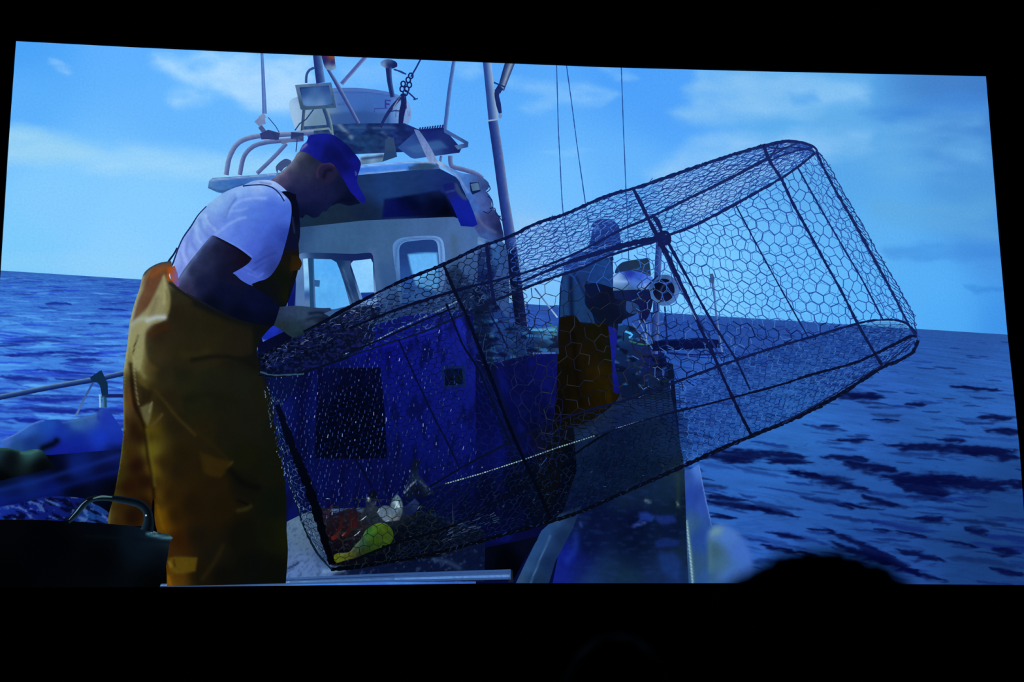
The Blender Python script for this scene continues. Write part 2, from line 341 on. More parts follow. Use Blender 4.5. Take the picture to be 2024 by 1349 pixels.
    for i in range(300):          # right water
        cy = 640 + 520 * rs.rand() ** 1.1; cx = rs.uniform(1290, 2040); vv = cy - (535 + .0637 * cx)
        if vv < 8: continue
        sc_ = .2 + vv / 300.0; lefty = np.clip((1700 - cx) / 300, 0, 1); sl = .03 + .20 * min(1, vv / 400) * (.35 + lefty * .65)
        big = rs.rand() < .25
        streak(cx, cy, (rs.uniform(10, 30) + 22 * big) * sc_ + 5, (rs.uniform(.7, 2.0) + 2.2 * big) * sc_ + .4, sl + rs.uniform(-.03, .06), hx('0c1c5c') * rs.uniform(.6, 1.3), rs.uniform(.25, .7), rs.uniform(-1, 1))
    for cx, cy, L_, t_, sl in ((1880, 886, 150, 11, .045), (1960, 898, 70, 9, .12), (1900, 955, 160, 16, .03), (1830, 945, 105, 15, .02), (1830, 970, 60, 14, .14), (1720, 922, 62, 12, .12), (1670, 905, 55, 7, .05), (1640, 950, 90, 12, .26), (1590, 936, 40, 6, .1), (1500, 897, 110, 12, .06), (1440, 905, 60, 9, .08), (1560, 912, 55, 7, .03), (1690, 870, 42, 5, .01), (1750, 831, 32, 3.5, .04), (1640, 842, 22, 3, .05),
                               (1700, 782, 60, 9, .06), (1810, 799, 26, 5, .05), (1965, 826, 40, 6, .05), (1985, 852, 45, 7, .08), (1880, 870, 34, 5, .06), (1930, 768, 60, 4, .1), (1460, 1000, 80, 6, .16), (1530, 1012, 60, 6, .22), (1440, 985, 46, 6, .1), (1430, 1022, 30, 4, .06), (1740, 990, 44, 7, .28), (1690, 1000, 30, 4, .22), (1670, 1002, 22, 4, .24),
                               (1835, 1024, 34, 7, .03), (1930, 1048, 28, 9, .22), (1700, 1075, 80, 9, .42), (1760, 1110, 70, 11, .40), (1720, 1100, 90, 7, .36), (1820, 1135, 60, 6, .3), (1820, 1098, 56, 10, .26), (1745, 1048, 22, 3, .08), (1800, 1056, 36, 4, .2), (1560, 1060, 36, 4, .16), (1540, 1085, 44, 5, .2), (1610, 1100, 40, 5, .3), (1990, 1090, 34, 8, .15), (1990, 1130, 40, 6, .2), (1620, 1048, 30, 3, .1), (1900, 1075, 40, 3, .2)):
        streak(cx, cy, L_, t_, sl, hx('040a38'), .88)
    far = np.exp(-v / 7.0); c = c + (np.where(L[:, None] > .5, hx('3264b4'), hx('2a559c')) - c) * (0.75 * far)[:, None]
    return np.clip(c, 0, 1)
grid('sea', -60, 2050, 900, HZ, lambda X: 1175 + 0 * X, 360, sea_fn, power=1.25)

# ------------------------------------------------------------ pictured boat: rig above the wheelhouse
def tb(name, pts, wd, cols, parent=SCREEN, **k): return tube(name, pts, wd, cols, parent=parent, **k)
PIPE = ['6f86b4', '50609a', '3d4a88']
# thin antennas and stays
tb('antenna', [(517.5, 100), (520, 150), (523, 225)], [5, 7, 9], ['4a6cb0', '5a84c8', '3c5a9c'])
tb('antenna', [(898, 116), (889, 175), (879, 262)], [7, 8, 8], ['6090cc', '3c5ea8', '30509a'])
ribbons('antenna_bracket', [([(524, 228), (513, 235)], 10, '7a8ebc'), ([(508, 246), (514, 240), (524, 238)], 15, '6f84b4'), ([(514, 250), (523, 262)], 9, '46568c'), ([(530, 232), (545, 250), (552, 262)], 1.6, '1d3a78')])
for pts in ([(1100, 122), (1103.5, 250), (1107, 320), (1113, 420), (1127, 505), (1133, 545)], [(1119, 124), (1130, 205), (1141, 290), (1157, 402), (1166, 470)], [(1228, 128), (1231, 220), (1237, 370), (1242, 480), (1243, 575)]):
    ribbons('stay_wire', [(spline(pts, False), 2.0, '23529c', .4)])
# mast pole and folded boom
mast = tb('mast', [(962, 118), (975, 237)], [16, 19], ['9ab4d6', '5e82b8', '2c4a94', '213c84'], label='pale upright mast pole')
tb('mast_section', [(974, 236), (985, 310), (995, 385), (1008, 470), (1018, 545), (1028, 620), (1036, 690)], [19, 20, 20, 22, 23, 24, 24], ['6f86b0', '3a5296', '27408c', '1b3078', '162a6c'], mast)
tb('mast_lower_shade', [(1010, 490), (1018, 548), (1028, 622), (1036, 690)], [21, 22, 23, 23], ['121e50', '0c1640', '0a1234', '0a1030'], mast)  # lower mast drawn over again in darker colours, as shade
ribbons('joint_ring', [([(964, 239), (985, 236)], 3, '8aa4cc')], mast)
boom = tb('boom', [(1010, 118), (999, 150), (990, 178)], [20, 17, 13], ['1c2f66', '8296b4', '33497e', '14265a'])
tb('boom_hook', [(990, 172), (982, 185), (985, 205), (989, 224)], [14, 9, 10, 6], ['1a2e6e', '15275e'], boom)
part('hook_ball', [(986, 225), (991, 224), (993, 231), (989, 235), (985, 232)], '6f86b8', (), boom, 2)
ribbons('boom_bolts', [([(976, 163), (998, 172)], 3, '1a2e6e'), ([(978, 178), (990, 183)], 4, '1a2e6e')], boom)
# radar dome
rp = [(571, 205), (577, 196), (590, 190), (600, 178), (640, 175), (708, 174), (764, 181), (797, 192), (808, 204), (813, 222), (810, 240), (800, 250), (752, 252), (664, 257), (585, 258), (576, 232)]
dome = part('radar_dome', rp, [(575, 210, '9cc4ea'), (580, 240, '9cc0e4'), (600, 190, '7898c8'), (640, 240, '6688a8'), (620, 250, '6486a2'), (700, 200, '3d68b6'), (760, 205, '3866b6'), (720, 235, '2f579c'), (680, 250, '3f66a0'), (798, 215, '79a2dc'), (808, 235, '6e98d4'), (760, 245, '4470b4')],
     [('s', [(640, 179), (708, 178), (764, 185), (800, 197)], 3, '5a78c0', .6), ('s', [(660, 182), (708, 182), (764, 188), (800, 200)], 1.6, '2e54a6', .6), ('b', [(650, 226), (700, 221), (770, 224), (770, 250), (650, 254)], 4, '2c4f90', .7), ('s', [(668, 206), (682, 205)], 1.5, '2a4d98', .7)], step=3)
part('dome_base', [(598, 250), (700, 244), (800, 244), (842, 262), (850, 290), (815, 300), (700, 305), (640, 300), (610, 275)], [(620, 265, '2c4a78'), (700, 260, '1d3c74'), (720, 285, '1a3868'), (800, 270, '1c2f74'), (760, 290, '1b3566'), (830, 275, '16286a')],
     [('n', .3, 14, 8, 5), ('s', [(690, 252), (780, 252)], 2.5, '35588e', .8), ('s', [(665, 242), (695, 272)], 4, '6d88a8', .8), ('s', [(755, 262), (772, 275)], 3, '4a68a0', .7), ('N', '0d1c4c', .6, 60, 16, .05, 33)], dome, 3, smooth=False)
# lettering on the dome
def glyph(lines, ox, oy, sx, sy, shear=0): return [([(ox + x * sx + shear * y, oy + y * sy + .12 * x * sx) for x, y in l], 3.4, '32348c') for l in lines]
for ls in (glyph([[(0, 1), (0, 0), (1, 0)], [(0, .5), (.8, .5)]], 762, 198, 10, 15), [([(740, 222), (740, 215), (766, 214)], 2.6, '33489a')], [([(782, 232), (783, 216), (787, 224), (790, 216), (791, 232)], 2, '4a62b0')],
           [([(796, 216), (800, 217), (800, 230)], 2.2, '6f78c0')], [([(806, 219), (807, 230)], 2, '6f78c0')], [([(810, 220), (809, 230)], 2, '6f78c0')]):
    ribbons('letter', ls, dome, label='dark blue letter on the dome')
# struts over the dome
tb('strut', [(726, 108), (700, 138), (675, 166)], 8, ['7690c4', '45589e', '5468a8'])
tb('upright', [(626, 104), (630, 135), (634, 164)], [16, 17, 18], ['5c80b8', '34508e', '1f3678', '1a2c6c'])
tb('strut', [(648, 136), (665, 165), (690, 210), (709, 245)], [6, 8, 7, 7], ['7290c0', '3a4c8c', '26387c'])
tb('cable', [(605, 164), (606, 148), (612, 138), (622, 134)], 5, ['3c5e98', '24407c'])
bc = part('beacon', [(634, 106), (661, 108), (663, 128), (665, 134), (658, 139), (645, 137), (640, 128)], [(645, 112, '1c1a5c'), (657, 111, '8a4a3a'), (650, 108, '9a4a28'), (640, 120, '1a2460'), (658, 124, '181c5c'), (652, 134, '6a8ab0'), (662, 134, '86a8c8')], (), step=2)
# floodlight on its bracket
tb('lamp_leg', [(601, 215), (597, 262)], [6, 6], ['4d6478', '213c6c']); tb('lamp_leg', [(641, 214), (650, 240), (655, 280)], [9, 11, 13], ['7c98a4', '2c4878', '223c72'])
ribbons('lamp_bracket_bar', [([(597, 259), (650, 254), (655, 262)], 4, '6a8698'), ([(620, 216), (605, 236), (592, 245), (583, 258)], 2.5, '223c70')])
fl = part('floodlight', [(583, 168), (655, 163), (664, 210), (664, 213), (598, 218), (594, 216)], [(590, 170, '56749a'), (655, 166, '4a6a9c'), (660, 205, '355478'), (600, 214, '35506c')], [('n', .1, 9, 9)], step=3, smooth=False)
part('lamp_glass', [(592, 173), (650, 169), (658, 207), (600, 211)], [(600, 180, '254a8a'), (645, 175, '2a4c90'), (625, 190, '3c66a0'), (650, 200, '35609c'), (610, 205, '5c86c0'), (635, 206, '6a90c4')], [('s', [(592, 173), (650, 169), (658, 207), (600, 211), (592, 173)], 2.5, '12285c', .9)], fl, 2.5, smooth=False)
# gps mushroom and twisted rigging
an = part('gps_antenna', [(752, 124), (757, 119), (768, 117), (779, 120), (785, 125), (785, 132), (775, 136), (764, 135), (754, 130)], [(756, 122, '5a80b4'), (768, 120, '3a5a94'), (768, 128, '101c50'), (780, 128, '14205c'), (758, 129, '7c98c0')], step=2)
tb('antenna_stem', [(768, 134), (770, 160), (776, 192)], [12, 10, 9], ['40609c', '14265e', '1c2f70'], an)
rg = []
for i, (x, y) in enumerate([(812, 150), (807, 158), (809, 168), (804, 176), (797, 166), (795, 176), (801, 184), (796, 192)]):
    rg.append(([(x + 4.5 * math.cos(a), y + 5.5 * math.sin(a)) for a in np.linspace(0, 2 * PI, 10)], 3.2, '12205c'))
rg += [([(833, 114), (822, 135), (812, 152)], 3.2, '1c2c70'), ([(778, 137), (790, 141), (803, 147)], 3, '1d3a7c', .9), ([(806, 182), (815, 190), (822, 197)], 3, '1c2c70'), ([(817, 197), (826, 195)], 2.5, '1c2c70'),
       ([(796, 188), (775, 212), (760, 235), (752, 252)], [6, 7, 5], '1c2a66'), ([(797, 185), (798, 205), (794, 225), (792, 245)], [10, 12, 9], '141f58'), ([(800, 190), (803, 215)], 3, '2c3e84'), ([(766, 222), (780, 219), (792, 220)], 2, '16285e'), ([(792, 190), (776, 215)], 2, '7d92bc')]
ribbons('rigging_shackles', [(spline(l[0], False) if len(l[0]) > 2 else l[0], *l[1:]) for l in rg])
# right hand floodlight, mounted face down
f2 = part('floodlight', [(786, 292), (826, 256), (876, 252), (912, 294), (908, 302), (820, 314), (812, 312)], [(800, 290, '2a4c94'), (850, 270, '14226c'), (885, 290, '182a6c'), (830, 300, '2e5498'), (860, 300, '284a88'), (905, 298, '16225e')],
          [('s', [(826, 256), (876, 252)], 5, '101c58', .9), ('b', [(800, 292), (828, 285), (868, 278), (885, 292), (822, 302)], 4, '3865a0', .7)], step=3, smooth=False)
ribbons('lamp_fins', [([(829 + i * 5, 258 - i * .6), (831 + i * 5, 252 - i * .6)], 3, '1a2a70') for i in range(10)], f2)
part('lamp_arm', [(877, 253), (926, 281), (925, 291), (905, 296), (898, 288), (918, 284), (878, 262)], [(880, 256, '3a5ca0'), (922, 284, '2a4484'), (905, 290, '4c6ca4')], (), f2, 3, smooth=False)
part('white_bracket', [(818, 256), (828, 258), (850, 290), (866, 322), (872, 336), (858, 338), (848, 322)], [(822, 260, '5a78b4'), (845, 290, '6c86c0'), (862, 325, '7d94c6')], [('n', .15, 6, 10)], step=3)
tb('handrail', [(890, 308), (893, 328), (915, 335), (940, 343), (955, 352)], [9, 9, 9, 9, 6], PIPE)
tb('handrail', [(872, 308), (870, 322)], 5, PIPE)
# left roof rail
rail = tb('roof_rail', [(447, 346), (454, 310), (472, 282), (505, 270), (560, 266), (620, 262)], 10, ['86a0c8', '5a6ea4', '40508c'])
tb('rail_hoop', [(474, 346), (482, 310), (500, 290), (530, 281), (600, 275)], 9, ['7890c0', '50649c', '3c4c88'], rail)
tb('rail_brace', [(508, 343), (540, 312), (566, 284)], 8, ['6880b4', '40508c'], rail)
ribbons('rail_lashing', [([(515, 270), (530, 266), (552, 270)], [12, 19, 14], '2f3c74'), ([(540, 262), (548, 276)], 8, '28366c'), ([(588, 262), (587, 280), (585, 300)], 2, '1c3a74'), ([(575, 268), (600, 270)], 14, '26386e'), ([(556, 282), (600, 271)], 7, '5c6c98')], rail)
part('clamp', [(556, 318), (566, 314), (576, 318), (574, 326), (562, 332), (556, 340), (550, 336), (548, 344), (545, 330)], '3c5080', (), rail, 2)

# ------------------------------------------------------------ wheelhouse
wheel = part('wheelhouse', [(572, 449), (700, 436), (897, 428), (935, 446), (985, 470), (1003, 500), (1005, 640), (980, 900), (960, 1000), (520, 1010), (515, 690), (545, 640), (575, 600), (580, 540)],
    [(600, 460, '2e5080'), (640, 480, '3c6494'), (700, 460, '39608e'), (760, 480, '3f6698'), (850, 450, '41669c'), (900, 470, '4a70aa'), (930, 480, '4a72ae'), (940, 450, '4068a6'), (760, 560, '365c94'), (740, 600, '345890'), (590, 600, '3d659a'), (960, 500, '4c7ac0'), (960, 600, '2f4f8c'), (800, 620, '2c4a80'), (1000, 520, '3a64b0'), (560, 560, '2a4a8c')],
    [('n', .06, 40, 60, 4), ('n', .04, 8, 8, 6), ('s', [(897, 470), (900, 520), (893, 560)], 8, '3f5e7c', .5), ('s', [(735, 500), (752, 590)], 8, '5478ac', .5)], tone=.93, label='pale wheelhouse of the pictured boat')
part('lower_wall', [(505, 700), (520, 672), (545, 640), (640, 636), (700, 640), (700, 655), (800, 625), (925, 612), (965, 640), (975, 760), (990, 900), (998, 1010), (1000, 1060), (500, 1060)],
    [(540, 670, '060a30'), (600, 650, '060a24'), (540, 720, '1422a0'), (540, 800, '11208e'), (580, 900, '0a1460'), (600, 760, '0c1570'), (640, 700, '0c1670'), (760, 690, '1018a0'), (820, 690, '1420a8'), (880, 680, '1a28b4'), (930, 700, '1a2ab4'), (800, 780, '101c9c'), (900, 800, '1420a0'), (850, 860, '0f1c92'), (940, 880, '101c98'), (860, 940, '0c1678'), (940, 960, '0b1470'), (760, 950, '0a1260'), (700, 940, '0b1262'), (960, 1020, '060c44'), (800, 1020, '060c3c'), (980, 900, '080e50')],
    [('n', .08, 14, 30, 7), ('s', [(600, 700), (594, 760), (596, 900)], 14, '060a38', .7), ('N', '050a34', .5, 18, 60, .1, 17, 0)], wheel, 4, smooth=False, label='blue painted lower wall', tone=0.8)  # near-black upper left is a shadow gap painted into the wall colour
part('doorway', [(628, 728), (752, 727), (760, 810), (765, 906), (700, 908), (622, 906)], [(640, 740, '060c3a'), (740, 740, '04082a'), (700, 800, '02040e'), (700, 890, '020510')], [('n', .4, 14, 14)], wheel, 4, smooth=False, label='black open doorway')
ph = part('porthole', [(872, 724), (918, 722), (922, 766), (877, 769)], [(875, 725, '102460'), (915, 724, '12265c'), (895, 767, '102454')], (), wheel, 3, smooth=False)
part('porthole_glass', [(878, 731), (913, 728), (916, 759), (880, 763)], [(885, 735, '07122c'), (905, 750, '08161c'), (895, 760, '04081e')], [('n', .5, 5, 5)], ph, 2, smooth=False)
# front windows
wf = part('window_frame', [(583, 508), (600, 500), (700, 502), (732, 500), (737, 506), (742, 560), (746, 600), (700, 612), (585, 612)], [(590, 520, '5e86be'), (600, 600, '5076ac'), (630, 505, '1d3868'), (660, 505, '142a58'), (690, 503, '12245a'), (720, 505, '12245a'), (742, 590, '6a94cc'), (650, 608, '2a4a7c')], (), wheel, 4)
for nm, p, b in (('window_pane', [(599, 512), (608, 511), (612, 570), (612, 608), (603, 608)], [(603, 520, '94d2fc'), (606, 568, '88c8fa'), (607, 580, '24488c'), (607, 603, '5878a8')]),
                 ('window_pane', [(620, 512), (655, 513), (667, 520), (680, 560), (692, 604), (660, 612), (624, 610)], [(630, 520, '58aef4'), (650, 530, '52aaf6'), (640, 560, '5cb2f6'), (670, 575, '58aef4'), (650, 590, '54a6ec'), (640, 606, '5aaef2'), (685, 600, '5cb0f4')]),
                 ('window_pane', [(693, 522), (698, 516), (733, 512), (737, 520), (739, 578), (712, 580)], [(700, 520, '84c8fe'), (730, 520, '8cceff'), (715, 560, '86caff'), (735, 575, '80c4fc')])):
    part(nm, p, b, [('n', .04, 9, 16)], wheel, 3, smooth=False)
part('sea_glimpse', [(713, 579), (739, 578), (740, 590), (717, 594)], '1b3a8c', [('n', .3, 6, 3)], wheel, 3, smooth=False)
part('window_mullion', [(663, 514), (693, 516), (692, 530), (712, 596), (697, 604), (672, 535)], [(668, 520, '14305e'), (690, 530, '2e4c78'), (700, 590, '2c4a76'), (690, 580, '16305e')], [('s', [(678, 530), (700, 598)], 1.5, '4b6a98', .6)], wheel, 3, smooth=False)
ribbons('window_post', [([(613.5, 510), (617, 612)], 8, '1d4670'), ([(621, 560), (632, 561)], 13, '2a5a94')], wheel)
cb = part('dark_curtain', [(572, 560), (582, 530), (585, 560), (582, 612), (568, 612)], [(576, 560, '0c1c68'), (580, 600, '0a1460')], (), wheel, 3)
# rounded window
rw = part('round_window', [(776, 492), (780, 478), (796, 470), (850, 466), (870, 470), (877, 482), (880, 515), (878, 560), (860, 590), (790, 600)], [(780, 485, '4f80c0'), (830, 468, '5888c8'), (876, 490, '6a9cdc'), (790, 590, '3f689c')], [('s', [(782, 590), (784, 490), (800, 475), (850, 471), (869, 478), (873, 520)], 1.6, '3a5e98', .8)], wheel, 3)
part('window_pane', [(789, 496), (793, 484), (805, 478), (850, 474), (862, 478), (866, 495), (868, 560), (850, 590), (794, 600)], [(800, 490, '1c3a78'), (840, 483, '1c3a7a'), (800, 560, '244c94'), (860, 485, '1f3f80'), (830, 590, '3468b0')],
     [('b', [(806, 503), (840, 500), (864, 500), (868, 555), (862, 575), (822, 565), (812, 530)], 2.5, '62b4fa', .95), ('n', .05, 8, 8)], rw, 3)
# visor
part('visor_underside', [(438, 383), (470, 372), (600, 352), (711, 344), (800, 337), (868, 333), (905, 352), (925, 395), (938, 445), (897, 429), (720, 436), (600, 449), (572, 452), (572, 400)],
    [(450, 378, '2a5494'), (500, 372, '2c5898'), (600, 420, '142844'), (640, 440, '16283c'), (680, 430, '15263c'), (720, 360, '183262'), (760, 370, '1a3a74'), (850, 350, '18326c'), (800, 355, '183468'), (720, 420, '11203c'), (880, 370, '14286a'), (880, 420, '030820')],
    [('n', .08, 20, 10)], wheel, 4, smooth=False)
part('visor_recess', [(757, 392), (868, 374), (884, 385), (896, 427), (830, 431), (752, 434)], [(762, 400, '0c1a50'), (770, 400, '080e50'), (800, 395, '040a30'), (770, 425, '070f50'), (800, 422, '060c46'), (830, 385, '0a1844'), (820, 405, '030826'), (862, 380, '0c1a44'), (862, 400, '020620'), (885, 420, '020514')], [('n', .12, 12, 8)], wheel, 3, smooth=False, feather=5)
part('visor_edge', [(411, 372), (413, 358), (420, 352), (480, 348), (545, 342), (700, 328), (815, 318), (866, 322), (868, 334), (800, 338), (711, 346), (600, 354), (480, 370), (440, 383), (428, 380)],
    [(415, 356, '5a86c0'), (430, 362, '3a6cb8'), (470, 358, '3464b4'), (520, 352, '4476c4'), (420, 374, '4a7cb8'), (440, 378, '3f72b4'), (480, 368, '3568b4'), (720, 334, '3c78dc'), (760, 330, '4484e4'), (800, 326, '4080e0'), (840, 328, '2a4a80'), (862, 328, '3a5c9c')],
    [('s', [(415, 356), (480, 350), (545, 344)], 2.2, '9ab8dc', .8), ('s', [(700, 330), (815, 320), (860, 322)], 2.4, '9ec4f0', .8), ('s', [(411, 371), (440, 378), (480, 366)], 1.5, '16305c', .5), ('s', [(700, 345), (760, 341), (800, 337)], 2, 'a4bcd8', .6), ('b', [(806, 330), (845, 322), (864, 328), (850, 337), (808, 338)], 2, '28466c', .8), ('n', .08, 9, 5)], wheel, 3, smooth=False)
part('roof_grille', [(710, 306), (760, 304), (758, 320), (712, 326)], [(715, 308, '8cc8ff'), (740, 306, '8cc8ff'), (720, 320, '56708c'), (750, 316, '5c7690')], [('s', [(716, 314), (756, 309)], 3, '1d3262', .8)], wheel, 2, smooth=False)
part('roof_bracket', [(762, 276), (778, 272), (785, 310), (756, 320), (760, 300)], [(770, 285, '2c4670'), (770, 310, '22406c')], (), wheel, 3, smooth=False)
# right cheek of the wheelhouse with its lamp and bundles
part('side_panel', [(862, 322), (868, 318), (895, 334), (912, 342), (940, 346), (955, 352), (966, 362), (966, 372), (960, 378), (966, 384), (972, 394), (972, 408), (985, 425), (995, 462), (996, 470), (960, 480), (938, 450), (925, 400), (905, 355)],
    [(870, 325, '8ca8d0'), (890, 336, '5a8cd4'), (905, 346, '4c80cc'), (920, 360, '3f70c0'), (930, 385, '3a68b8'), (938, 410, '3866b4'), (950, 352, '3a5490'), (960, 370, '28407c'), (950, 395, '4a62ac'), (962, 405, '4458a0'), (968, 395, '26407c'), (975, 430, '262e60'), (955, 440, '3a4682'), (985, 450, '161e4c'), (965, 465, '38589c')],
    [('n', .14, 12, 12, 9), ('s', [(880, 335), (905, 350), (925, 380)], 2, '90b0e0', .5), ('s', [(940, 420), (955, 445), (980, 460)], 3, '6a78a0', .4)], wheel, 3)
part('blue_flag_panel', [(874, 366), (882, 363), (902, 360), (912, 380), (926, 395), (936, 420), (944, 444), (935, 449), (911, 447), (895, 410)], [(885, 370, '101c64'), (895, 380, '16206c'), (905, 400, '101e90'), (925, 430, '0f1f96'), (918, 445, '0c1a84')], [('s', [(882, 380), (900, 376)], 1.5, '30488c', .8), ('b', [(898, 362), (908, 360), (924, 396), (915, 394), (902, 378)], 2, '30486c', .8)], wheel, 2.5, smooth=False)
sl = part('side_lamp', [(928, 361), (946, 360), (950, 378), (934, 385), (930, 378)], '0e1c50', (), wheel, 2, smooth=False)
part('lamp_glass', [(930, 364), (945, 361), (949, 375), (934, 378)], [(932, 368, '44668c'), (945, 366, '4c7098')], (), sl, 2, smooth=False)
ribbons('cable_loops', [(spline(l, False), 2, '10245c') for l in ([(966, 366), (969, 374), (962, 380)], [(964, 388), (972, 395), (974, 410), (968, 413)], [(968, 412), (978, 412), (981, 425), (990, 428)], [(955, 418), (965, 422), (972, 415)], [(985, 426), (992, 436), (998, 432)])], wheel)
# side window
part('side_window', [(944, 468), (985, 480), (990, 520), (972, 560), (966, 600), (944, 590)], [(946, 480, '5a84bc'), (960, 500, '14265a'), (980, 500, '3c78c8'), (965, 560, '10205a'), (950, 580, '1b3470')], [('s', [(948, 480), (978, 488)], 3, '6c96d0', .7), ('s', [(964, 482), (974, 590)], 4, '0c1a4c', .9)], wheel, 3, smooth=False)

# ------------------------------------------------------------ left of the fisherman: rail, covered boat, deck
tarp = part('tarpaulin', [(2, 872), (30, 858), (60, 840), (82, 831), (115, 830), (128, 834), (160, 826), (190, 818), (197, 810), (212, 810), (225, 825), (241, 852), (246, 900), (246, 940), (100, 960), (60, 900), (10, 888)],
    [(10, 872, '3c66c0'), (50, 850, '2f60bc'), (100, 838, '1a4aac'), (60, 875, '122f74'), (30, 885, '1c4480'), (120, 850, '14309c'), (150, 836, '2f5fa0'), (185, 824, '3560a0'), (205, 830, '1830a4'), (225, 845, '1836a8'), (200, 865, '1434b4'), (150, 870, '0e2490'), (120, 890, '101e90'), (160, 900, '0e1c8c'), (230, 870, '142ea4'), (150, 920, '060c50'), (230, 890, '08124c'), (240, 910, '020414'), (100, 930, '03072c')],
    [('s', [(85, 886), (105, 878), (112, 872)], 7, '030816', .95), ('s', [(110, 830), (132, 845), (150, 860)], 6, '17348c', .5), ('s', [(192, 812), (195, 828)], 2.5, '122690', .6), ('s', [(125, 835), (160, 828), (192, 819)], 2.5, '4a78b0', .5), ('s', [(2, 870), (30, 858), (62, 838), (85, 831)], 2.5, '6a9ae0', .6)], step=3, label='blue tarpaulin over the pictured side deck')
part('deck_side', [(-60, 895), (20, 898), (100, 900), (246, 888), (246, 960), (350, 970), (350, 1158), (-60, 1158)], [(0, 905, '03060c'), (80, 900, '020408'), (60, 925, '02040a'), (240, 900, '050a20'), (0, 958, '020610'), (120, 930, '030618'), (0, 968, '0a2060'), (60, 955, '0c2268'), (150, 925, '0c2070'), (235, 905, '101e6c'), (0, 985, '0a1a70'), (100, 965, '08145c'), (230, 935, '050a30'), (30, 1000, '061050'), (150, 970, '030618'), (230, 960, '02040c'), (240, 1000, '02040c'), (300, 1020, '030408'), (330, 1120, '020306'), (100, 1100, '020306')],
    [('s', [(-40, 978), (60, 955), (150, 928), (240, 900)], 5, '10287c', .6), ('s', [(-40, 1000), (60, 980), (150, 955), (240, 930)], 6, '0a1c70', .5)], step=4, smooth=False)
part('rubber_fender', [(-60, 888), (10, 886), (45, 892), (70, 888), (85, 893), (95, 905), (110, 925), (-60, 965)], [(0, 890, '1c3a48'), (60, 892, '2f5a5c'), (20, 905, '05080c'), (0, 950, '010204'), (80, 920, '010308')], [('s', [(-20, 888), (20, 888), (45, 893)], 3, '28503f', .8), ('s', [(42, 896), (60, 896), (78, 888)], 3, '3a6e6c', .7)], step=3)
part('wake_foam', [(-60, 1012), (40, 995), (100, 982), (160, 985), (175, 990), (215, 1015), (215, 1045), (-60, 1045)], [(0, 1020, '1838b8'), (60, 1005, '1428a0'), (110, 990, '142a90'), (150, 1000, '0d1c78'), (200, 1020, '1c44a0'), (180, 1030, '2054b0'), (100, 1025, '0f1e88')],
    [('N', '5a8ae0', .8, 22, 10, .12, 71, .3), ('N', '04082c', .9, 30, 12, .0, 72, .3)], step=2.5, tone=.75)
tb('boat_rail', [(-60, 799), (0, 786), (95, 767), (190, 750), (250, 737)], 10.5, ['6a92b8', '2a4a80', '14296a', '0d1c50'], label='pipe rail at the boat edge')
ribbons('rail_rope', [([(184, 757), (170, 782), (150, 822)], 4, ['2c4a88', '3a5890', '5578b0']), ([(180, 751), (196, 744), (205, 760), (208, 785)], [10, 26, 16, 12], '0e2848'), ([(197, 780), (198, 806)], 3.4, '86b8d4'), ([(204, 782), (205, 806)], 3, '3f7470'), ([(208, 782), (209, 806)], 5, '1d4468'), ([(207, 783), (246, 783)], 7, '142060')])

part('deck_shadow', [(960, 700), (1230, 690), (1330, 720), (1370, 1165), (940, 1165)], [(1000, 800, '040a3c'), (1100, 900, '03060e'), (1080, 1000, '040814'), (1180, 800, '08142c'), (1060, 1060, '060a3c'), (1300, 900, '081430')], (), step=6, smooth=False)  # dark sheet painted as shadow, fills the gaps between deck parts
# ------------------------------------------------------------ right: second fisherman, hauler, side deck
part('side_channel', [(1130, 790), (1165, 700), (1240, 690), (1310, 700), (1330, 800), (1352, 920), (1362, 1000), (1372, 1165), (1090, 1165), (1105, 1090), (1110, 1020), (1140, 930)],
    [(1180, 740, '10204c'), (1250, 720, '14264f'), (1290, 730, '1c3c70'), (1180, 820, '1a2c4c'), (1150, 880, '17305c'), (1160, 930, '0f2450'), (1220, 850, '0e1f4c'), (1290, 850, '152c58'), (1320, 870, '1b3a70'), (1200, 920, '0a1c44'), (1280, 930, '0d2448'), (1240, 985, '0f2446'), (1320, 960, '122a4c'), (1340, 940, '1c3448'), (1130, 1030, '0c1c4c'), (1180, 1020, '07123a'), (1250, 1030, '060f34'), (1160, 1080, '06123a'), (1250, 1080, '05102f'), (1330, 1050, '08163a'), (1350, 1000, '0a1c30'), (1355, 1090, '122846'),
     (1120, 1100, '10209a'), (1110, 1140, '122490'), (1150, 1120, '0e1c68'), (1170, 1145, '1a3a74'), (1200, 1130, '153058'), (1240, 1140, '14324e'), (1300, 1140, '142c5c'), (1340, 1140, '163268'), (1250, 1105, '0b1e44')],
    [('b', [(1262, 1014), (1280, 1014), (1295, 1022), (1288, 1032), (1270, 1030), (1256, 1040), (1250, 1040), (1264, 1028)], 3, '1f3fa6', .8), ('b', [(1296, 1020), (1330, 1020), (1338, 1032), (1310, 1038), (1298, 1030)], 4, '1a348c', .8), ('s', [(1252, 1041), (1275, 1034)], 2.5, '3a58ac', .8), ('b', [(1292, 1072), (1315, 1064), (1345, 1070), (1340, 1080), (1300, 1082)], 4, '15307c', .8),
     ('b', [(1300, 1098), (1330, 1092), (1345, 1110), (1340, 1150), (1310, 1130)], 7, '1a3c88', .7), ('s', [(1138, 1058), (1137, 1085), (1120, 1110)], 7, '1a38a8', .6), ('s', [(1147, 1034), (1149, 1040)], 3, '2c4c9c', .8), ('s', [(1276, 990), (1284, 993)], 3, '6a88a0', .8), ('s', [(1340, 940), (1341, 1000)], 4, '27443c', .5), ('s', [(1339, 993), (1340, 1003)], 1.5, '7896a4', .8), ('n', .10, 14, 10, 5), ('N', '1c3474', .35, 30, 8, .15, 22)], step=4, smooth=False, label='wet channel along the pictured boat side', tone=0.85)
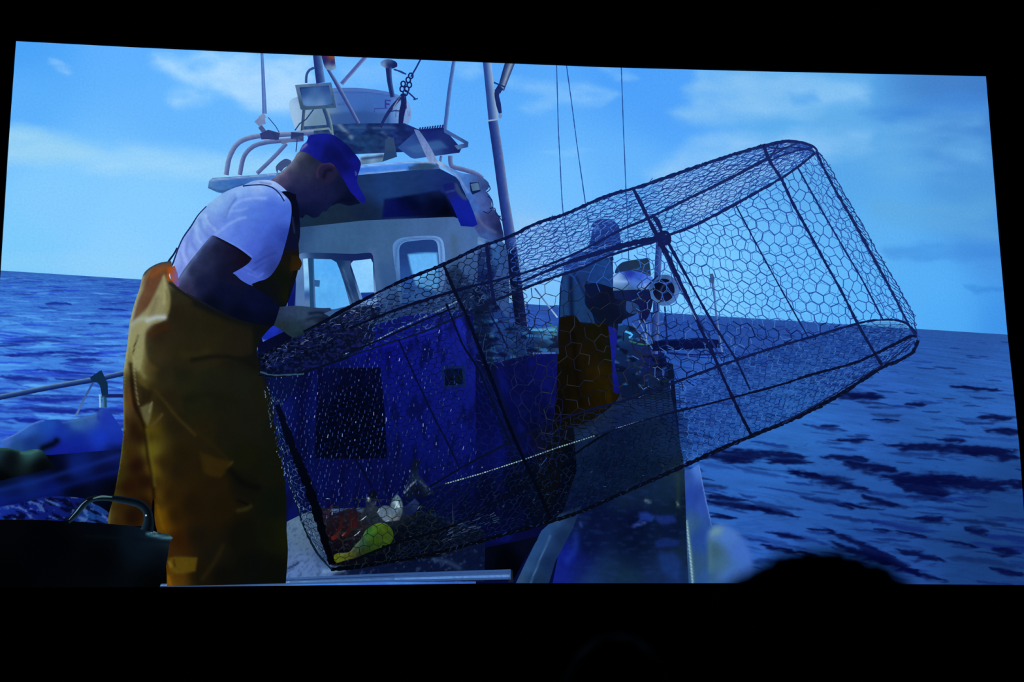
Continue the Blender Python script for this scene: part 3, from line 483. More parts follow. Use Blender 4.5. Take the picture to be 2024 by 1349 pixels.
part('channel_rim', [(1353, 935), (1382, 918), (1392, 970), (1405, 1030), (1420, 1100), (1432, 1165), (1362, 1165), (1358, 1100), (1356, 1020)], [(1360, 940, '274a9c'), (1378, 930, '4676cc'), (1370, 980, '22429a'), (1395, 1000, '2a4ca4'), (1365, 1040, '2f5684'), (1385, 1060, '20428c'), (1400, 1060, '264e98'), (1375, 1120, '2a4c74'), (1400, 1140, '28508c'), (1420, 1150, '305a94')],
    [('s', [(1383, 920), (1395, 985), (1408, 1040)], 1.6, '6a94dc', .7), ('s', [(1357, 1030), (1361, 1060), (1366, 1100), (1370, 1155)], 3, '4c7a84', .8), ('s', [(1357, 1030), (1361, 1070), (1366, 1120), (1369, 1155)], 1.3, 'b4d8dc', .8), ('n', .06, 12, 30, 8)], step=3, smooth=False)
part('blurred_float', [(1392, 1060), (1405, 1035), (1430, 1030), (1465, 1050), (1488, 1085), (1498, 1125), (1500, 1170), (1392, 1170)], [(1410, 1050, '5078a8'), (1435, 1060, '4572c4'), (1465, 1090, '3c68c0'), (1485, 1130, '3a66bc'), (1410, 1090, '34586c'), (1420, 1120, '3c6480'), (1400, 1140, '2e5684'), (1440, 1140, '3e6ab8')],
    [('s', [(1408, 1052), (1420, 1050)], 8, '6490a0', .8), ('s', [(1402, 1070), (1404, 1130)], 5, '4a7480', .5)], step=4, feather=16)
part('inner_rail', [(1105, 1018), (1150, 1000), (1130, 1050), (1098, 1110), (1080, 1170), (1012, 1170), (1040, 1110), (1070, 1050)], [(1100, 1025, '284a78'), (1080, 1050, '22467c'), (1060, 1090, '24487c'), (1040, 1120, '284c7c'), (1022, 1150, '2c4a6c'), (1130, 1020, '14284c'), (1110, 1060, '12264a'), (1080, 1110, '10244a'), (1060, 1150, '122848')],
    [('s', [(1088, 1060), (1070, 1100), (1048, 1155)], 1.5, '4a74a4', .7), ('n', .06, 10, 10, 8)], step=3, smooth=False)
part('dark_hold', [(950, 1085), (1000, 1075), (1065, 1060), (1062, 1068), (1035, 1110), (1015, 1148), (955, 1148)], [(960, 1100, '030614'), (1000, 1110, '010206'), (1040, 1075, '04081c')], (), step=4, smooth=False)

f2b = part('fisherman', [(1172, 452), (1185, 440), (1205, 437), (1220, 448), (1226, 470), (1227, 488), (1218, 495), (1212, 500), (1213, 515), (1170, 520), (1163, 500), (1165, 480), (1168, 470)], [(1175, 470, '122a70'), (1200, 460, '16307c'), (1180, 490, '0e1c50'), (1215, 485, '142058'), (1200, 510, '12224f')], [('s', [(1172, 452), (1183, 452)], 3, '5a9ae4', .7), ('n', .12, 8, 8)], step=3, label='second fisherman, partly hidden behind the wire')
part('body', [(1125, 512), (1150, 498), (1210, 500), (1218, 560), (1262, 600), (1258, 620), (1222, 645), (1225, 780), (1150, 840), (1090, 850), (1104, 640), (1108, 560)], [(1150, 530, '122a60'), (1180, 600, '0a1434'), (1160, 750, '100e0a')], (), f2b, 4)
part('cap', [(1168, 448), (1175, 438), (1190, 433), (1205, 434), (1220, 442), (1227, 458), (1205, 466), (1190, 462), (1186, 450), (1172, 450)], [(1175, 442, '1a2c78'), (1200, 438, '1e2f80'), (1220, 452, '182a78'), (1195, 458, '1a2a70')], [('n', .1, 6, 6)], f2b, 2.5)
part('shirt', [(1128, 510), (1150, 500), (1175, 515), (1205, 512), (1213, 540), (1216, 572), (1160, 566), (1156, 600), (1170, 620), (1176, 640), (1106, 632), (1108, 600), (1111, 560), (1118, 530)], [(1130, 515, '1e4294'), (1118, 560, '1f4a8c'), (1112, 610, '1c4480'), (1140, 600, '1c427c'), (1165, 640, '1c4078'), (1150, 550, '1c3c80'), (1180, 540, '1c4696'), (1205, 560, '1d4690'), (1200, 525, '1e4a96')],
     [('s', [(1128, 550), (1129, 590), (1131, 632)], 5, '0a1840', .85), ('s', [(1135, 540), (1150, 570), (1165, 600)], 2.5, '0c1c50', .7), ('n', .12, 12, 14, 6), ('s', [(1165, 530), (1160, 560)], 6, '183474', .5)], f2b, 3, tone=0.82)
part('arm', [(1156, 562), (1180, 560), (1216, 572), (1245, 590), (1262, 600), (1262, 618), (1240, 618), (1228, 640), (1190, 640), (1160, 600)], [(1165, 570, '0c1a48'), (1200, 590, '0c1434'), (1240, 600, '101c48'), (1220, 620, '0a1230'), (1190, 620, '0a1630'), (1250, 605, '1c3468')], (), f2b, 3, tone=0.8)
part('glove', [(1238, 596), (1252, 594), (1266, 600), (1266, 616), (1250, 621), (1238, 614)], [(1245, 603, '25427c'), (1258, 608, '1e3870')], (), f2b, 2.5)
part('overalls', [(1106, 628), (1135, 624), (1150, 640), (1180, 640), (1205, 642), (1212, 700), (1222, 780), (1200, 805), (1150, 830), (1098, 850), (1075, 870), (1095, 800), (1103, 700)], [(1110, 650, '221c14'), (1130, 660, '1c1810'), (1180, 660, '20200e'), (1160, 700, '2a200c'), (1190, 740, '3a2c08'), (1195, 790, '2e2206'), (1120, 740, '18140c'), (1140, 800, '241c08'), (1110, 800, '0e0c0c'), (1150, 850, '0c0c10'), (1208, 700, '1c2014')],
     [('s', [(1133, 660), (1140, 740), (1148, 800)], 6, '120e08', .6), ('s', [(1202, 770), (1204, 795)], 6, '4a3c08', .6), ('n', .15, 14, 20)], f2b, 3, tone=0.55)
part('apron_strap', [(1202, 645), (1218, 650), (1222, 690), (1228, 740), (1222, 780), (1212, 775), (1208, 700)], [(1208, 660, '1a24a4'), (1222, 720, '1424a8'), (1218, 770, '0e1880')], (), f2b, 3, label='bright blue apron strip', tone=0.8)
# blue and dark side deck behind
part('crate_stack', [(1222, 640), (1250, 645), (1290, 690), (1316, 700), (1325, 790), (1230, 790), (1215, 720)], [(1235, 660, '1c4688'), (1240, 700, '122a60'), (1270, 690, '1a2c64'), (1300, 720, '101f5c'), (1250, 760, '0c1c44'), (1300, 770, '14284c'), (1295, 700, '12207c')], [('N', '3c8ad8', .7, 22, 9, .35, 81), ('N', '060c28', .7, 34, 20, .1, 82), ('N', '1c4c34', .5, 26, 14, .35, 83)], step=2.5, smooth=False, tone=0.8)
# hauler
pole = tb('pole', [(1303, 478), (1299, 560), (1296, 640), (1293, 700)], [13, 13, 13, 15], ['4a68a8', '2a4690', '162c6c'])
hb = part('motor_box', [(1218, 530), (1232, 518), (1278, 511), (1283, 515), (1287, 545), (1270, 550), (1215, 540)], [(1225, 528, '1a3056'), (1260, 520, '1c324c'), (1280, 540, '203450')], [('n', .1, 8, 8)], step=3)
part('hydraulic_drum', [(1212, 542), (1250, 535), (1290, 548), (1292, 576), (1260, 580), (1212, 576)], [(1216, 550, '86b4ec'), (1225, 560, '6a94d8'), (1245, 540, '1d30a0'), (1265, 548, '2c50c8'), (1255, 560, '4474d4'), (1280, 556, '4a78e0'), (1275, 566, '86b0ec'), (1225, 572, '3f6a90'), (1250, 575, '34567c'), (1285, 572, '1c3c7c')], [('s', [(1216, 556), (1240, 557)], 3, 'a4c8f4', .5)], step=2.5)
part('hauler_body', [(1212, 575), (1250, 573), (1292, 572), (1290, 600), (1282, 625), (1272, 640), (1265, 632), (1262, 605), (1240, 595), (1215, 590)], [(1230, 582, '101c48'), (1260, 590, '0c1848'), (1280, 600, '101848'), (1275, 625, '0e1444')], (), step=3)
rim = part('winch_rim', [(1313 + 30 * math.cos(a), 574 + 31 * math.sin(a)) for a in np.linspace(0, 2 * PI, 28)[:-1]], [(1290, 560, '2c508c'), (1313, 545, '34588e'), (1335, 560, '42639c'), (1340, 585, '5078b4'), (1313, 602, '4068a4'), (1290, 592, '3a68a8')], [('n', .08, 6, 6)], step=2.5)
part('winch_mouth', [(1312 + 21.5 * math.cos(a), 574 + 23 * math.sin(a)) for a in np.linspace(0, 2 * PI, 24)[:-1]], [(1300, 565, '060c26'), (1320, 580, '0c1230'), (1312, 590, '14183c')], [('s', [(1306, 576), (1310, 566), (1326, 558)], 1.4, '3a4470', .8)], rim, 2.5)
part('hauler_bar', [(1288, 676), (1310, 672), (1380, 668), (1420, 672), (1424, 688), (1380, 690), (1290, 695)], [(1300, 685, '060f38'), (1400, 676, '0a1648'), (1400, 688, '060c34')], [('s', [(1310, 672), (1380, 667)], 1.5, '24509c', .5)], step=3, smooth=False)
tb('thin_pole', [(1407, 545), (1411, 575), (1418, 640), (1427, 700)], [7, 4, 4.5, 5], ['7090c0', '4468b0', '2a4488'])
part('pole_float', [(1403, 542), (1409, 541), (1412, 552), (1410, 562), (1404, 558)], '35507c', (), step=2)
ribbons('deck_ropes', [(spline(l, False), wdt, c, .4) for l, wdt, c in (([(1314, 606), (1317, 650), (1320, 700)], 3, '0c1c58'), ([(1250, 640), (1270, 665), (1290, 690)], 2.5, '4a6c9c'), ([(1262, 632), (1275, 660), (1280, 680)], 1.5, '6f94c4'), ([(1272, 632), (1279, 650), (1277, 678)], 1.5, '6f94c4'), ([(1283, 640), (1285, 660), (1290, 680)], 1.5, '5078b0'),
    ([(1235, 655), (1250, 662), (1243, 668)], 4, '4ab0f4'), ([(1244, 674), (1262, 680), (1280, 682)], 3, '2c6a5c'), ([(1320, 698), (1380, 702), (1430, 698)], 3, '0e1c60'), ([(1325, 700), (1400, 708), (1440, 706)], 2, '102060'), ([(1300, 545), (1285, 560), (1268, 578)], 3, '0c1c50'))])
# blue bulwark between wheelhouse and second fisherman, with gear on it
part('bulwark', [(940, 700), (1000, 698), (1060, 700), (1102, 700), (1100, 780), (1090, 860), (1060, 960), (1040, 1020), (1010, 1070), (940, 1080)], [(960, 720, '0a1050'), (1040, 720, '0a1060'), (1090, 730, '0c1470'), (1060, 780, '080f5c'), (1000, 820, '060c4c'), (1080, 840, '050a34'), (980, 900, '0a1468'), (1030, 950, '040a1e'), (990, 1000, '050b40'), (1000, 1060, '060c50')], [('N', '0e1a78', .5, 20, 30, .1, 95), ('s', [(985, 740), (990, 840), (984, 960)], 10, '0d1888', .6)], step=4, smooth=False, tone=0.8)
part('deck_gear', [(940, 560), (975, 590), (1010, 640), (1060, 650), (1100, 645), (1105, 700), (1060, 700), (960, 720), (935, 640)], [(950, 600, '16264c'), (980, 640, '1c3c8c'), (1000, 660, '224a94'), (1040, 670, '1c3a7c'), (1090, 655, '4a88c0'), (1070, 690, '0f2248'), (960, 680, '0e1c54')], [('N', '3c8ad0', .7, 34, 10, .2, 85), ('N', '060d30', .8, 40, 12, .1, 86), ('N', '2c5a48', .5, 24, 10, .3, 87)], step=2.5, smooth=False, tone=0.9)
for ln_ in ([([(1057, 570), (1080, 600), (1102, 628)], 3, ['24448c', '9ac0e4']), ([(1046, 652), (1075, 653), (1100, 652)], 5, '4c94c8'), ([(1053, 699), (1098, 698)], 3.4, '3a64ac'), ([(1085, 640), (1100, 650), (1092, 662)], 3, '2c6a54')]): ribbons('deck_line', [ln_])

# ------------------------------------------------------------ catch table
table = part('sorting_table', [(567, 1032), (595, 1018), (622, 1008), (720, 1004), (850, 1012), (960, 1050), (957, 1150), (563, 1152)],
    [(575, 1040, '5c7a9c'), (600, 1030, '5c7c98'), (610, 1070, '546e88'), (570, 1100, '54709c'), (600, 1120, '5c7cb8'), (640, 1140, '5c80c0'), (570, 1140, '5a80c4'), (660, 1020, '5a789c'), (760, 1010, '38507c'), (700, 1145, '24386c'), (760, 1140, '10204c'), (850, 1130, '101c4c'), (850, 1040, '0a1838'), (940, 1100, '0a1440'), (900, 1125, '182858'), (800, 1100, '030816'), (650, 1100, '2c4060')],
    [('N', '34507c', .6, 12, 5, .08, 55, -.6), ('s', [(570, 1124), (584, 1117), (590, 1112)], 2, '14224c', .9), ('b', [(700, 1110), (760, 1100), (870, 1095), (960, 1060), (965, 1150), (760, 1145), (660, 1138), (680, 1122)], 8, '06102e', .85), ('s', [(860, 1107), (885, 1112), (908, 1124)], 5, '2c4066', .7), ('s', [(640, 1130), (680, 1128)], 4, '8cbce0', .5), ('N', '6a90cc', .25, 16, 7, .25, 56, -.6)], step=3, smooth=False, label='pale sorting table under the trap', tone=0.92)  # dark patch at lower right is shade painted into the table colour
ribbons('table_edge', [([(300, 1160), (560, 1150), (780, 1142), (1010, 1136)], [9, 14, 17, 20], ['2a4668', '3a5c90', '2f5088', '34548c']), ([(300, 1158), (560, 1152), (780, 1145), (1008, 1139)], [2, 3, 4, 5], ['7ea8cc', '84b0dc', '5c90d8', '5c8cd0']), ([(560, 1148), (780, 1139), (1008, 1131)], 2, '1c3060'), ([(1008, 1128), (1010, 1152)], 10, '141a24')])
ct = part('catch', [(621, 1010), (640, 1000), (660, 1012), (690, 1004), (715, 1012), (730, 990), (745, 1000), (760, 1010), (800, 1000), (830, 1010), (870, 1030), (960, 1050), (930, 1080), (880, 1100), (800, 1112), (740, 1118), (690, 1122), (655, 1120), (640, 1090), (628, 1050)],
    [(630, 1020, '2c2438'), (660, 1060, '241414'), (640, 1080, '14101c'), (670, 1090, '08060c'), (700, 1040, '2c1c20'), (720, 1080, '141c1c'), (740, 1020, '2c3c50'), (780, 1010, '3c506c'), (800, 1060, '070c14'), (850, 1060, '0a1424'), (920, 1060, '101c34'), (750, 1110, '03060e'), (840, 1090, '040818')], [('N', '4a5c78', .5, 9, 6, .2, 57), ('n', .4, 6, 6, 58)], step=2.5, feather=3, tone=0.75)
sq = part('yellow_bag', [(660, 1098), (668, 1094), (690, 1092), (700, 1080), (715, 1065), (722, 1050), (735, 1040), (752, 1034), (766, 1038), (776, 1050), (777, 1066), (768, 1080), (756, 1078), (750, 1090), (725, 1098), (700, 1104), (684, 1108), (665, 1114), (660, 1106)],
    [(665, 1104, '6c7c14'), (690, 1098, '646e18'), (705, 1090, '3f5448'), (715, 1075, '3c6450'), (730, 1050, '3c7a34'), (750, 1045, '58841c'), (745, 1070, '4c7810'), (768, 1060, '587c14'), (760, 1045, '68901c'), (730, 1090, '3a5c10'), (700, 1100, '56501c'), (715, 1098, '3c4c14')], [('n', .25, 8, 8, 59), ('s', [(670, 1100), (700, 1084), (722, 1052)], 2, '88b0a0', .4)], step=2, tone=.88, label='yellow green bag among the catch')
for pts, wd_, c in (([(642, 1022), (650, 1012), (657, 998)], [6, 5, 2], ['34141a', '4c2428']), ([(663, 1015), (674, 1025), (672, 1045), (664, 1060)], [3, 6, 7, 9], ['2c1418', '3a140c']), ([(685, 1008), (695, 1025), (692, 1045), (680, 1060)], [4, 7, 7, 8], ['2a1418', '38120c']), ([(700, 1005), (703, 1025), (700, 1048)], [8, 9, 8], ['1c1014', '3c1818']), ([(655, 1065), (663, 1062), (672, 1050)], [7, 9, 3], ['602014', '3c1614']), ([(676, 1060), (684, 1052)], [4, 2], ['7a4a40', '502420'])):
    ribbons('crayfish_leg', [(spline(pts, False) if len(pts) > 2 else pts, wd_, c)], ct)
fish = part('fish', [(812, 915), (820, 905), (832, 912), (828, 935), (838, 950), (850, 965), (860, 975), (835, 985), (800, 988), (797, 975), (805, 955), (810, 935)], [(818, 920, '0c1424'), (830, 945, '1c2c48'), (830, 970, '04070e'), (805, 975, '0c1830'), (845, 965, '2a3c5c')], [('s', [(799, 968), (804, 954)], 1.8, 'b4d4e4', .9), ('s', [(799, 976), (810, 962), (822, 951)], 1.2, '98b4d0', .9), ('s', [(828, 950), (842, 964)], 1.2, '4c648c', .8)], step=2.5, feather=2, label='dark fish with raised tail in the trap')
part('fish', [(722, 990), (728, 975), (738, 965), (748, 975), (745, 995), (735, 1012), (724, 1010)], [(735, 980, '080c18'), (728, 1000, '22283c'), (740, 1005, '3c4c60')], [('s', [(728, 986), (729, 989)], 2.6, 'd4ecf8', .95)], step=2, feather=3)
part('fish', [(770, 1000), (776, 985), (785, 975), (795, 990), (797, 1010), (790, 1030), (760, 1032), (745, 1015), (755, 1000)], [(785, 985, '5c8094'), (765, 1010, '50687c'), (785, 1010, '5c7890'), (755, 1015, '6c84a0'), (780, 1028, '8c98a8')], [('s', [(783, 994), (788, 1002)], 4, 'c4e4f4', .9), ('n', .3, 6, 6)], step=2, feather=3)
part('fish', [(795, 1005), (820, 985), (830, 995), (824, 1010), (808, 1022), (800, 1020)], [(800, 1010, '182c68'), (820, 995, '2c4480'), (810, 1015, '16286c')], (), step=2, feather=2)
for l, c in (([(712, 1030), (718, 1026), (725, 1020)], '9cc8e0'), ([(700, 1060), (706, 1056), (712, 1050)], 'b8d8e8'), ([(745, 1014), (749, 1010), (750, 1005)], 'a8d0e8'), ([(762, 1032), (766, 1030), (770, 1029)], 'b0c8e0'), ([(644, 1028), (646, 1024), (649, 1022)], '8cb0cc'), ([(780, 1006), (784, 998), (786, 990)], 'd0ecfc'), ([(825, 1008), (828, 1003), (831, 1000)], '86a4cc'), ([(643, 987), (648, 986), (652, 987)], '88a0d0'), ([(895, 1060), (895.5, 1030), (894, 995)], '4a506c')): ribbons('scale_glint', [(l, [.6, 2.2, .6], c)], ct)  # highlights on the catch, painted as pale slivers

# ------------------------------------------------------------ the fisherman at the left of the picture
part('shaded_gap', [(500, 640), (548, 606), (600, 640), (640, 650), (620, 720), (560, 800), (530, 780), (512, 700)], [(520, 660, '060a28'), (560, 650, '050a20'), (540, 740, '0a1448'), (600, 680, '04081c')], (), step=5)
fm = part('fisherman', [(535, 357), (551, 344), (567, 330), (580, 316), (591, 300), (620, 296), (660, 312), (690, 345), (700, 385), (712, 402), (690, 407), (677, 404), (668, 402), (661, 405), (652, 409), (646, 417), (637, 419), (630, 428), (619, 431), (611, 427), (604, 424), (598, 432), (585, 425), (575, 405), (562, 380)],
    [(545, 352, '5a5c80'), (560, 340, '6a6484'), (575, 325, '5c6078'), (590, 305, '4c5468'), (556, 358, '3a345c'), (575, 345, '2c3050'), (600, 325, '262c44'), (620, 315, '1c2238'), (590, 360, '20244a'), (600, 340, '262c48'), (575, 380, '141c44'), (600, 390, '161a44'), (620, 380, '181c44'), (650, 380, '141a40'), (640, 350, '1a1c3a'), (670, 370, '0e1434'), (690, 390, '070d28'), (620, 410, '0c1438'), (650, 400, '10163c'), (610, 425, '081030'), (590, 420, '080e2c')],
    [('s', [(545, 350), (560, 338), (575, 323), (590, 303)], 4, '7c86a0', .6), ('n', .08, 8, 8, 3), ('b', [(626, 340), (632, 326), (645, 322), (660, 326), (668, 338), (662, 352), (650, 362), (636, 358)], 2.5, '1e1c3c', .9), ('s', [(628, 350), (627, 338), (634, 327), (648, 323), (662, 328)], 2.2, '3a2c4c', .8), ('s', [(640, 350), (645, 338), (654, 336)], 4, '0c0e24', .8), ('s', [(660, 405), (675, 396), (692, 396)], 5, '050a20', .7)], step=2.5, label='head and neck of the nearest fisherman, face turned down in shade')
part('torso', [(340, 550), (352, 520), (420, 450), (545, 368), (562, 378), (585, 384), (590, 480), (590, 530), (568, 600), (548, 640), (520, 662), (430, 620), (345, 575)], [(400, 520, '101830'), (570, 400, '060a1c'), (540, 620, '060a18'), (570, 520, '0c0e10')], (), fm, 6)
cap = part('cap', [(593, 296), (598, 287), (606, 280), (610, 270), (614, 267), (641, 264), (661, 268), (684, 285), (700, 302), (713, 321), (711, 336), (707, 348), (706, 360), (713, 375), (722, 392), (722, 401), (715, 401), (704, 391), (693, 380), (679, 355), (667, 336), (655, 322), (640, 323), (622, 313), (608, 303), (592, 299)],
    [(600, 290, '2a34c0'), (612, 275, '1824b0'), (640, 268, '1a26b8'), (630, 290, '1420a0'), (620, 300, '1822ac'), (650, 300, '0e1668'), (665, 310, '0c1260'), (670, 285, '0f1a84'), (690, 300, '0d1570'), (700, 320, '141ca0'), (685, 330, '0e1468'), (700, 345, '1018a0'), (690, 355, '1a20b0'), (700, 370, '1620a8'), (712, 385, '1820b8'), (718, 396, '141a98'), (660, 325, '0f1680')],
    [('s', [(594, 295), (601, 290), (605, 286)], 2.6, 'a0a8f0', .8), ('s', [(703, 340), (704, 346)], 1.6, '7c9cb8', .6), ('s', [(640, 266), (665, 285), (690, 320)], 3, '1a22a0', .25), ('n', .08, 9, 9)], fm, 2.5, label='bright blue baseball cap', tone=0.76)
shirt = part('shirt', [(350, 545), (344, 520), (348, 498), (358, 475), (378, 448), (400, 418), (410, 405), (436, 385), (462, 372), (482, 366), (500, 358), (522, 356), (540, 358), (556, 368), (568, 380), (575, 400), (576, 425), (571, 455), (562, 490), (552, 520), (535, 545), (518, 556), (500, 565), (478, 555), (458, 540), (420, 545), (380, 580), (356, 575)],
    [(352, 510, 'a4b4f0'), (370, 480, '90a4e8'), (365, 530, '8c9ae0'), (400, 440, '9cb8ea'), (430, 400, 'a4c4ee'), (470, 378, 'a0bdf0'), (510, 362, 'a8c0f4'), (545, 368, '86a4ec'), (560, 385, '6a8ae4'), (420, 450, '7c90dc'), (450, 430, '6a88dc'), (440, 410, '84a4e4'), (480, 400, '7090e0'), (500, 420, '5a7cd8'), (540, 410, '5070d4'), (565, 420, '4a68cc'), (520, 450, '4e6cd0'), (480, 460, '5c78d8'), (460, 475, '6280dc'), (440, 460, '7892e4'), (545, 470, '3c54b4'), (560, 470, '2c4098'), (505, 490, '5068d0'), (530, 500, '38499c'), (500, 545, '4c62c4'), (480, 545, '5066c8'), (540, 530, '2c3a80'), (515, 520, '4054b0')],
    [('s', [(425, 465), (450, 445), (475, 432), (485, 430)], 3, '96b0f0', .7), ('s', [(450, 428), (462, 405), (490, 393), (525, 392)], 3, 'a4bcf4', .6), ('s', [(448, 428), (453, 412), (466, 392)], 3, '5a76c0', .7), ('s', [(464, 385), (452, 400), (446, 425)], 3.5, '7c98d8', .5), ('s', [(455, 418), (478, 415), (488, 412)], 2.5, '90aaf0', .6), ('s', [(405, 425), (412, 440), (426, 455)], 3, 'bcd0f8', .5), ('s', [(395, 435), (400, 455), (412, 468)], 4, '6a84d0', .55), ('s', [(412, 432), (420, 448)], 3, '6c88d4', .5),
     ('s', [(380, 455), (378, 475), (388, 495)], 4, '6c80cc', .5), ('s', [(388, 448), (390, 470), (398, 480)], 3, 'b4c8f8', .5), ('s', [(372, 470), (368, 500), (376, 515)], 4, '7484d0', .5), ('s', [(356, 500), (360, 525), (352, 540)], 4, '7c88cc', .5), ('s', [(364, 480), (362, 500), (370, 525)], 3, 'b4c0f8', .5),
     ('s', [(552, 385), (562, 391)], 3, 'b8ccf8', .6), ('s', [(505, 520), (525, 508), (545, 500)], 2.5, '2c3c84', .6), ('s', [(500, 535), (520, 522), (540, 512)], 2.5, '31438c', .6), ('s', [(515, 500), (540, 488), (556, 480)], 3, '3a4ca0', .5), ('s', [(490, 540), (510, 548), (520, 540)], 2, '6a80dc', .5), ('s', [(485, 528), (505, 540)], 2, '6a80dc', .4), ('s', [(421, 466), (450, 478), (480, 495), (497, 508)], 2.2, '8098ea', .5), ('n', .05, 14, 10, 2)], fm, 2.5, label='white t-shirt', tone=(.86, .95, 1.0))
part('collar', [(484, 366), (500, 358), (522, 356), (540, 358), (556, 368), (568, 379), (560, 380), (552, 376), (540, 369), (522, 365), (503, 364)], [(500, 360, '7ca4e4'), (530, 360, 'a0bcf4'), (560, 376, '84a8e8')], [('s', [(515, 361), (535, 364)], 2, '5474a8', .7)], fm, 2)
part('arm', [(418, 466), (426, 467), (450, 479), (470, 490), (488, 503), (498, 511), (492, 520), (478, 530), (460, 540), (470, 553), (490, 562), (500, 566), (512, 575), (535, 585), (552, 600), (556, 610), (550, 625), (540, 642), (510, 640), (470, 630), (430, 612), (390, 590), (362, 576), (350, 566), (351, 555), (362, 535), (385, 505)],
    [(355, 560, '5a5880'), (365, 540, '6a6c98'), (390, 505, '5a5c90'), (415, 475, '4c5080'), (380, 540, '282a44'), (400, 510, '22243e'), (430, 490, '1c1c34'), (460, 500, '1a1630'), (480, 510, '160e1c'), (450, 540, '14142c'), (400, 560, '181c3c'), (440, 580, '0c1230'), (500, 600, '0a1030'), (540, 610, '080e28'), (420, 600, '080c1c'), (480, 625, '060a1c'), (365, 570, '382c48'), (540, 635, '060a1c')],
    [('s', [(352, 558), (368, 532), (392, 498), (416, 468)], 4, '8c96bc', .5), ('s', [(430, 470), (470, 492), (497, 511)], 2.5, '0c0814', .7), ('n', .1, 12, 12)], fm, 2.5, label='bare arm bent at the elbow', tone=(.72, .84, .92))
part('waist', [(334, 532), (345, 525), (352, 545), (354, 566), (348, 568), (340, 560)], [(338, 540, 'a04820'), (348, 545, '6c5ca0'), (350, 562, '6050a0'), (337, 556, 'b05018')], (), fm, 2)
bib = part('bib', [(556, 379), (566, 378), (580, 384), (588, 400), (592, 430), (593, 465), (588, 500), (597, 520), (592, 534), (580, 536), (573, 560), (567, 600), (560, 610), (548, 602), (530, 586), (508, 572), (497, 562), (512, 556), (530, 550), (548, 528), (560, 500), (570, 460), (577, 430), (574, 400)],
    [(565, 385, '060a1c'), (585, 420, '060a20'), (590, 470, '0a1028'), (575, 480, '0a0e2c'), (580, 510, '10100c'), (594, 525, '281c0c'), (560, 550, '0c100c'), (540, 570, '0a0e10'), (530, 580, '080c18'), (565, 590, '101408'), (555, 600, '090d14')], [('s', [(578, 430), (582, 460)], 1.5, '38507c', .4), ('b', [(576, 505), (590, 508), (597, 524), (590, 534), (574, 536)], 3, '2c1e0c', .6)], fm, 2.5, label='dark shaded bib of the overalls')
for st_ in ((spline([(480, 368), (500, 366), (522, 366), (540, 372), (553, 384), (562, 398)], False), 2.6, '16265c'), (spline([(408, 408), (392, 425), (378, 447), (362, 470), (352, 492), (340, 525), (330, 540)], False), [2, 3, 2.5, 4], '18285c'), (spline([(350, 490), (344, 502), (330, 522), (324, 540)], False), [3, 4, 2], '141c40')): ribbons('strap', [st_], fm)
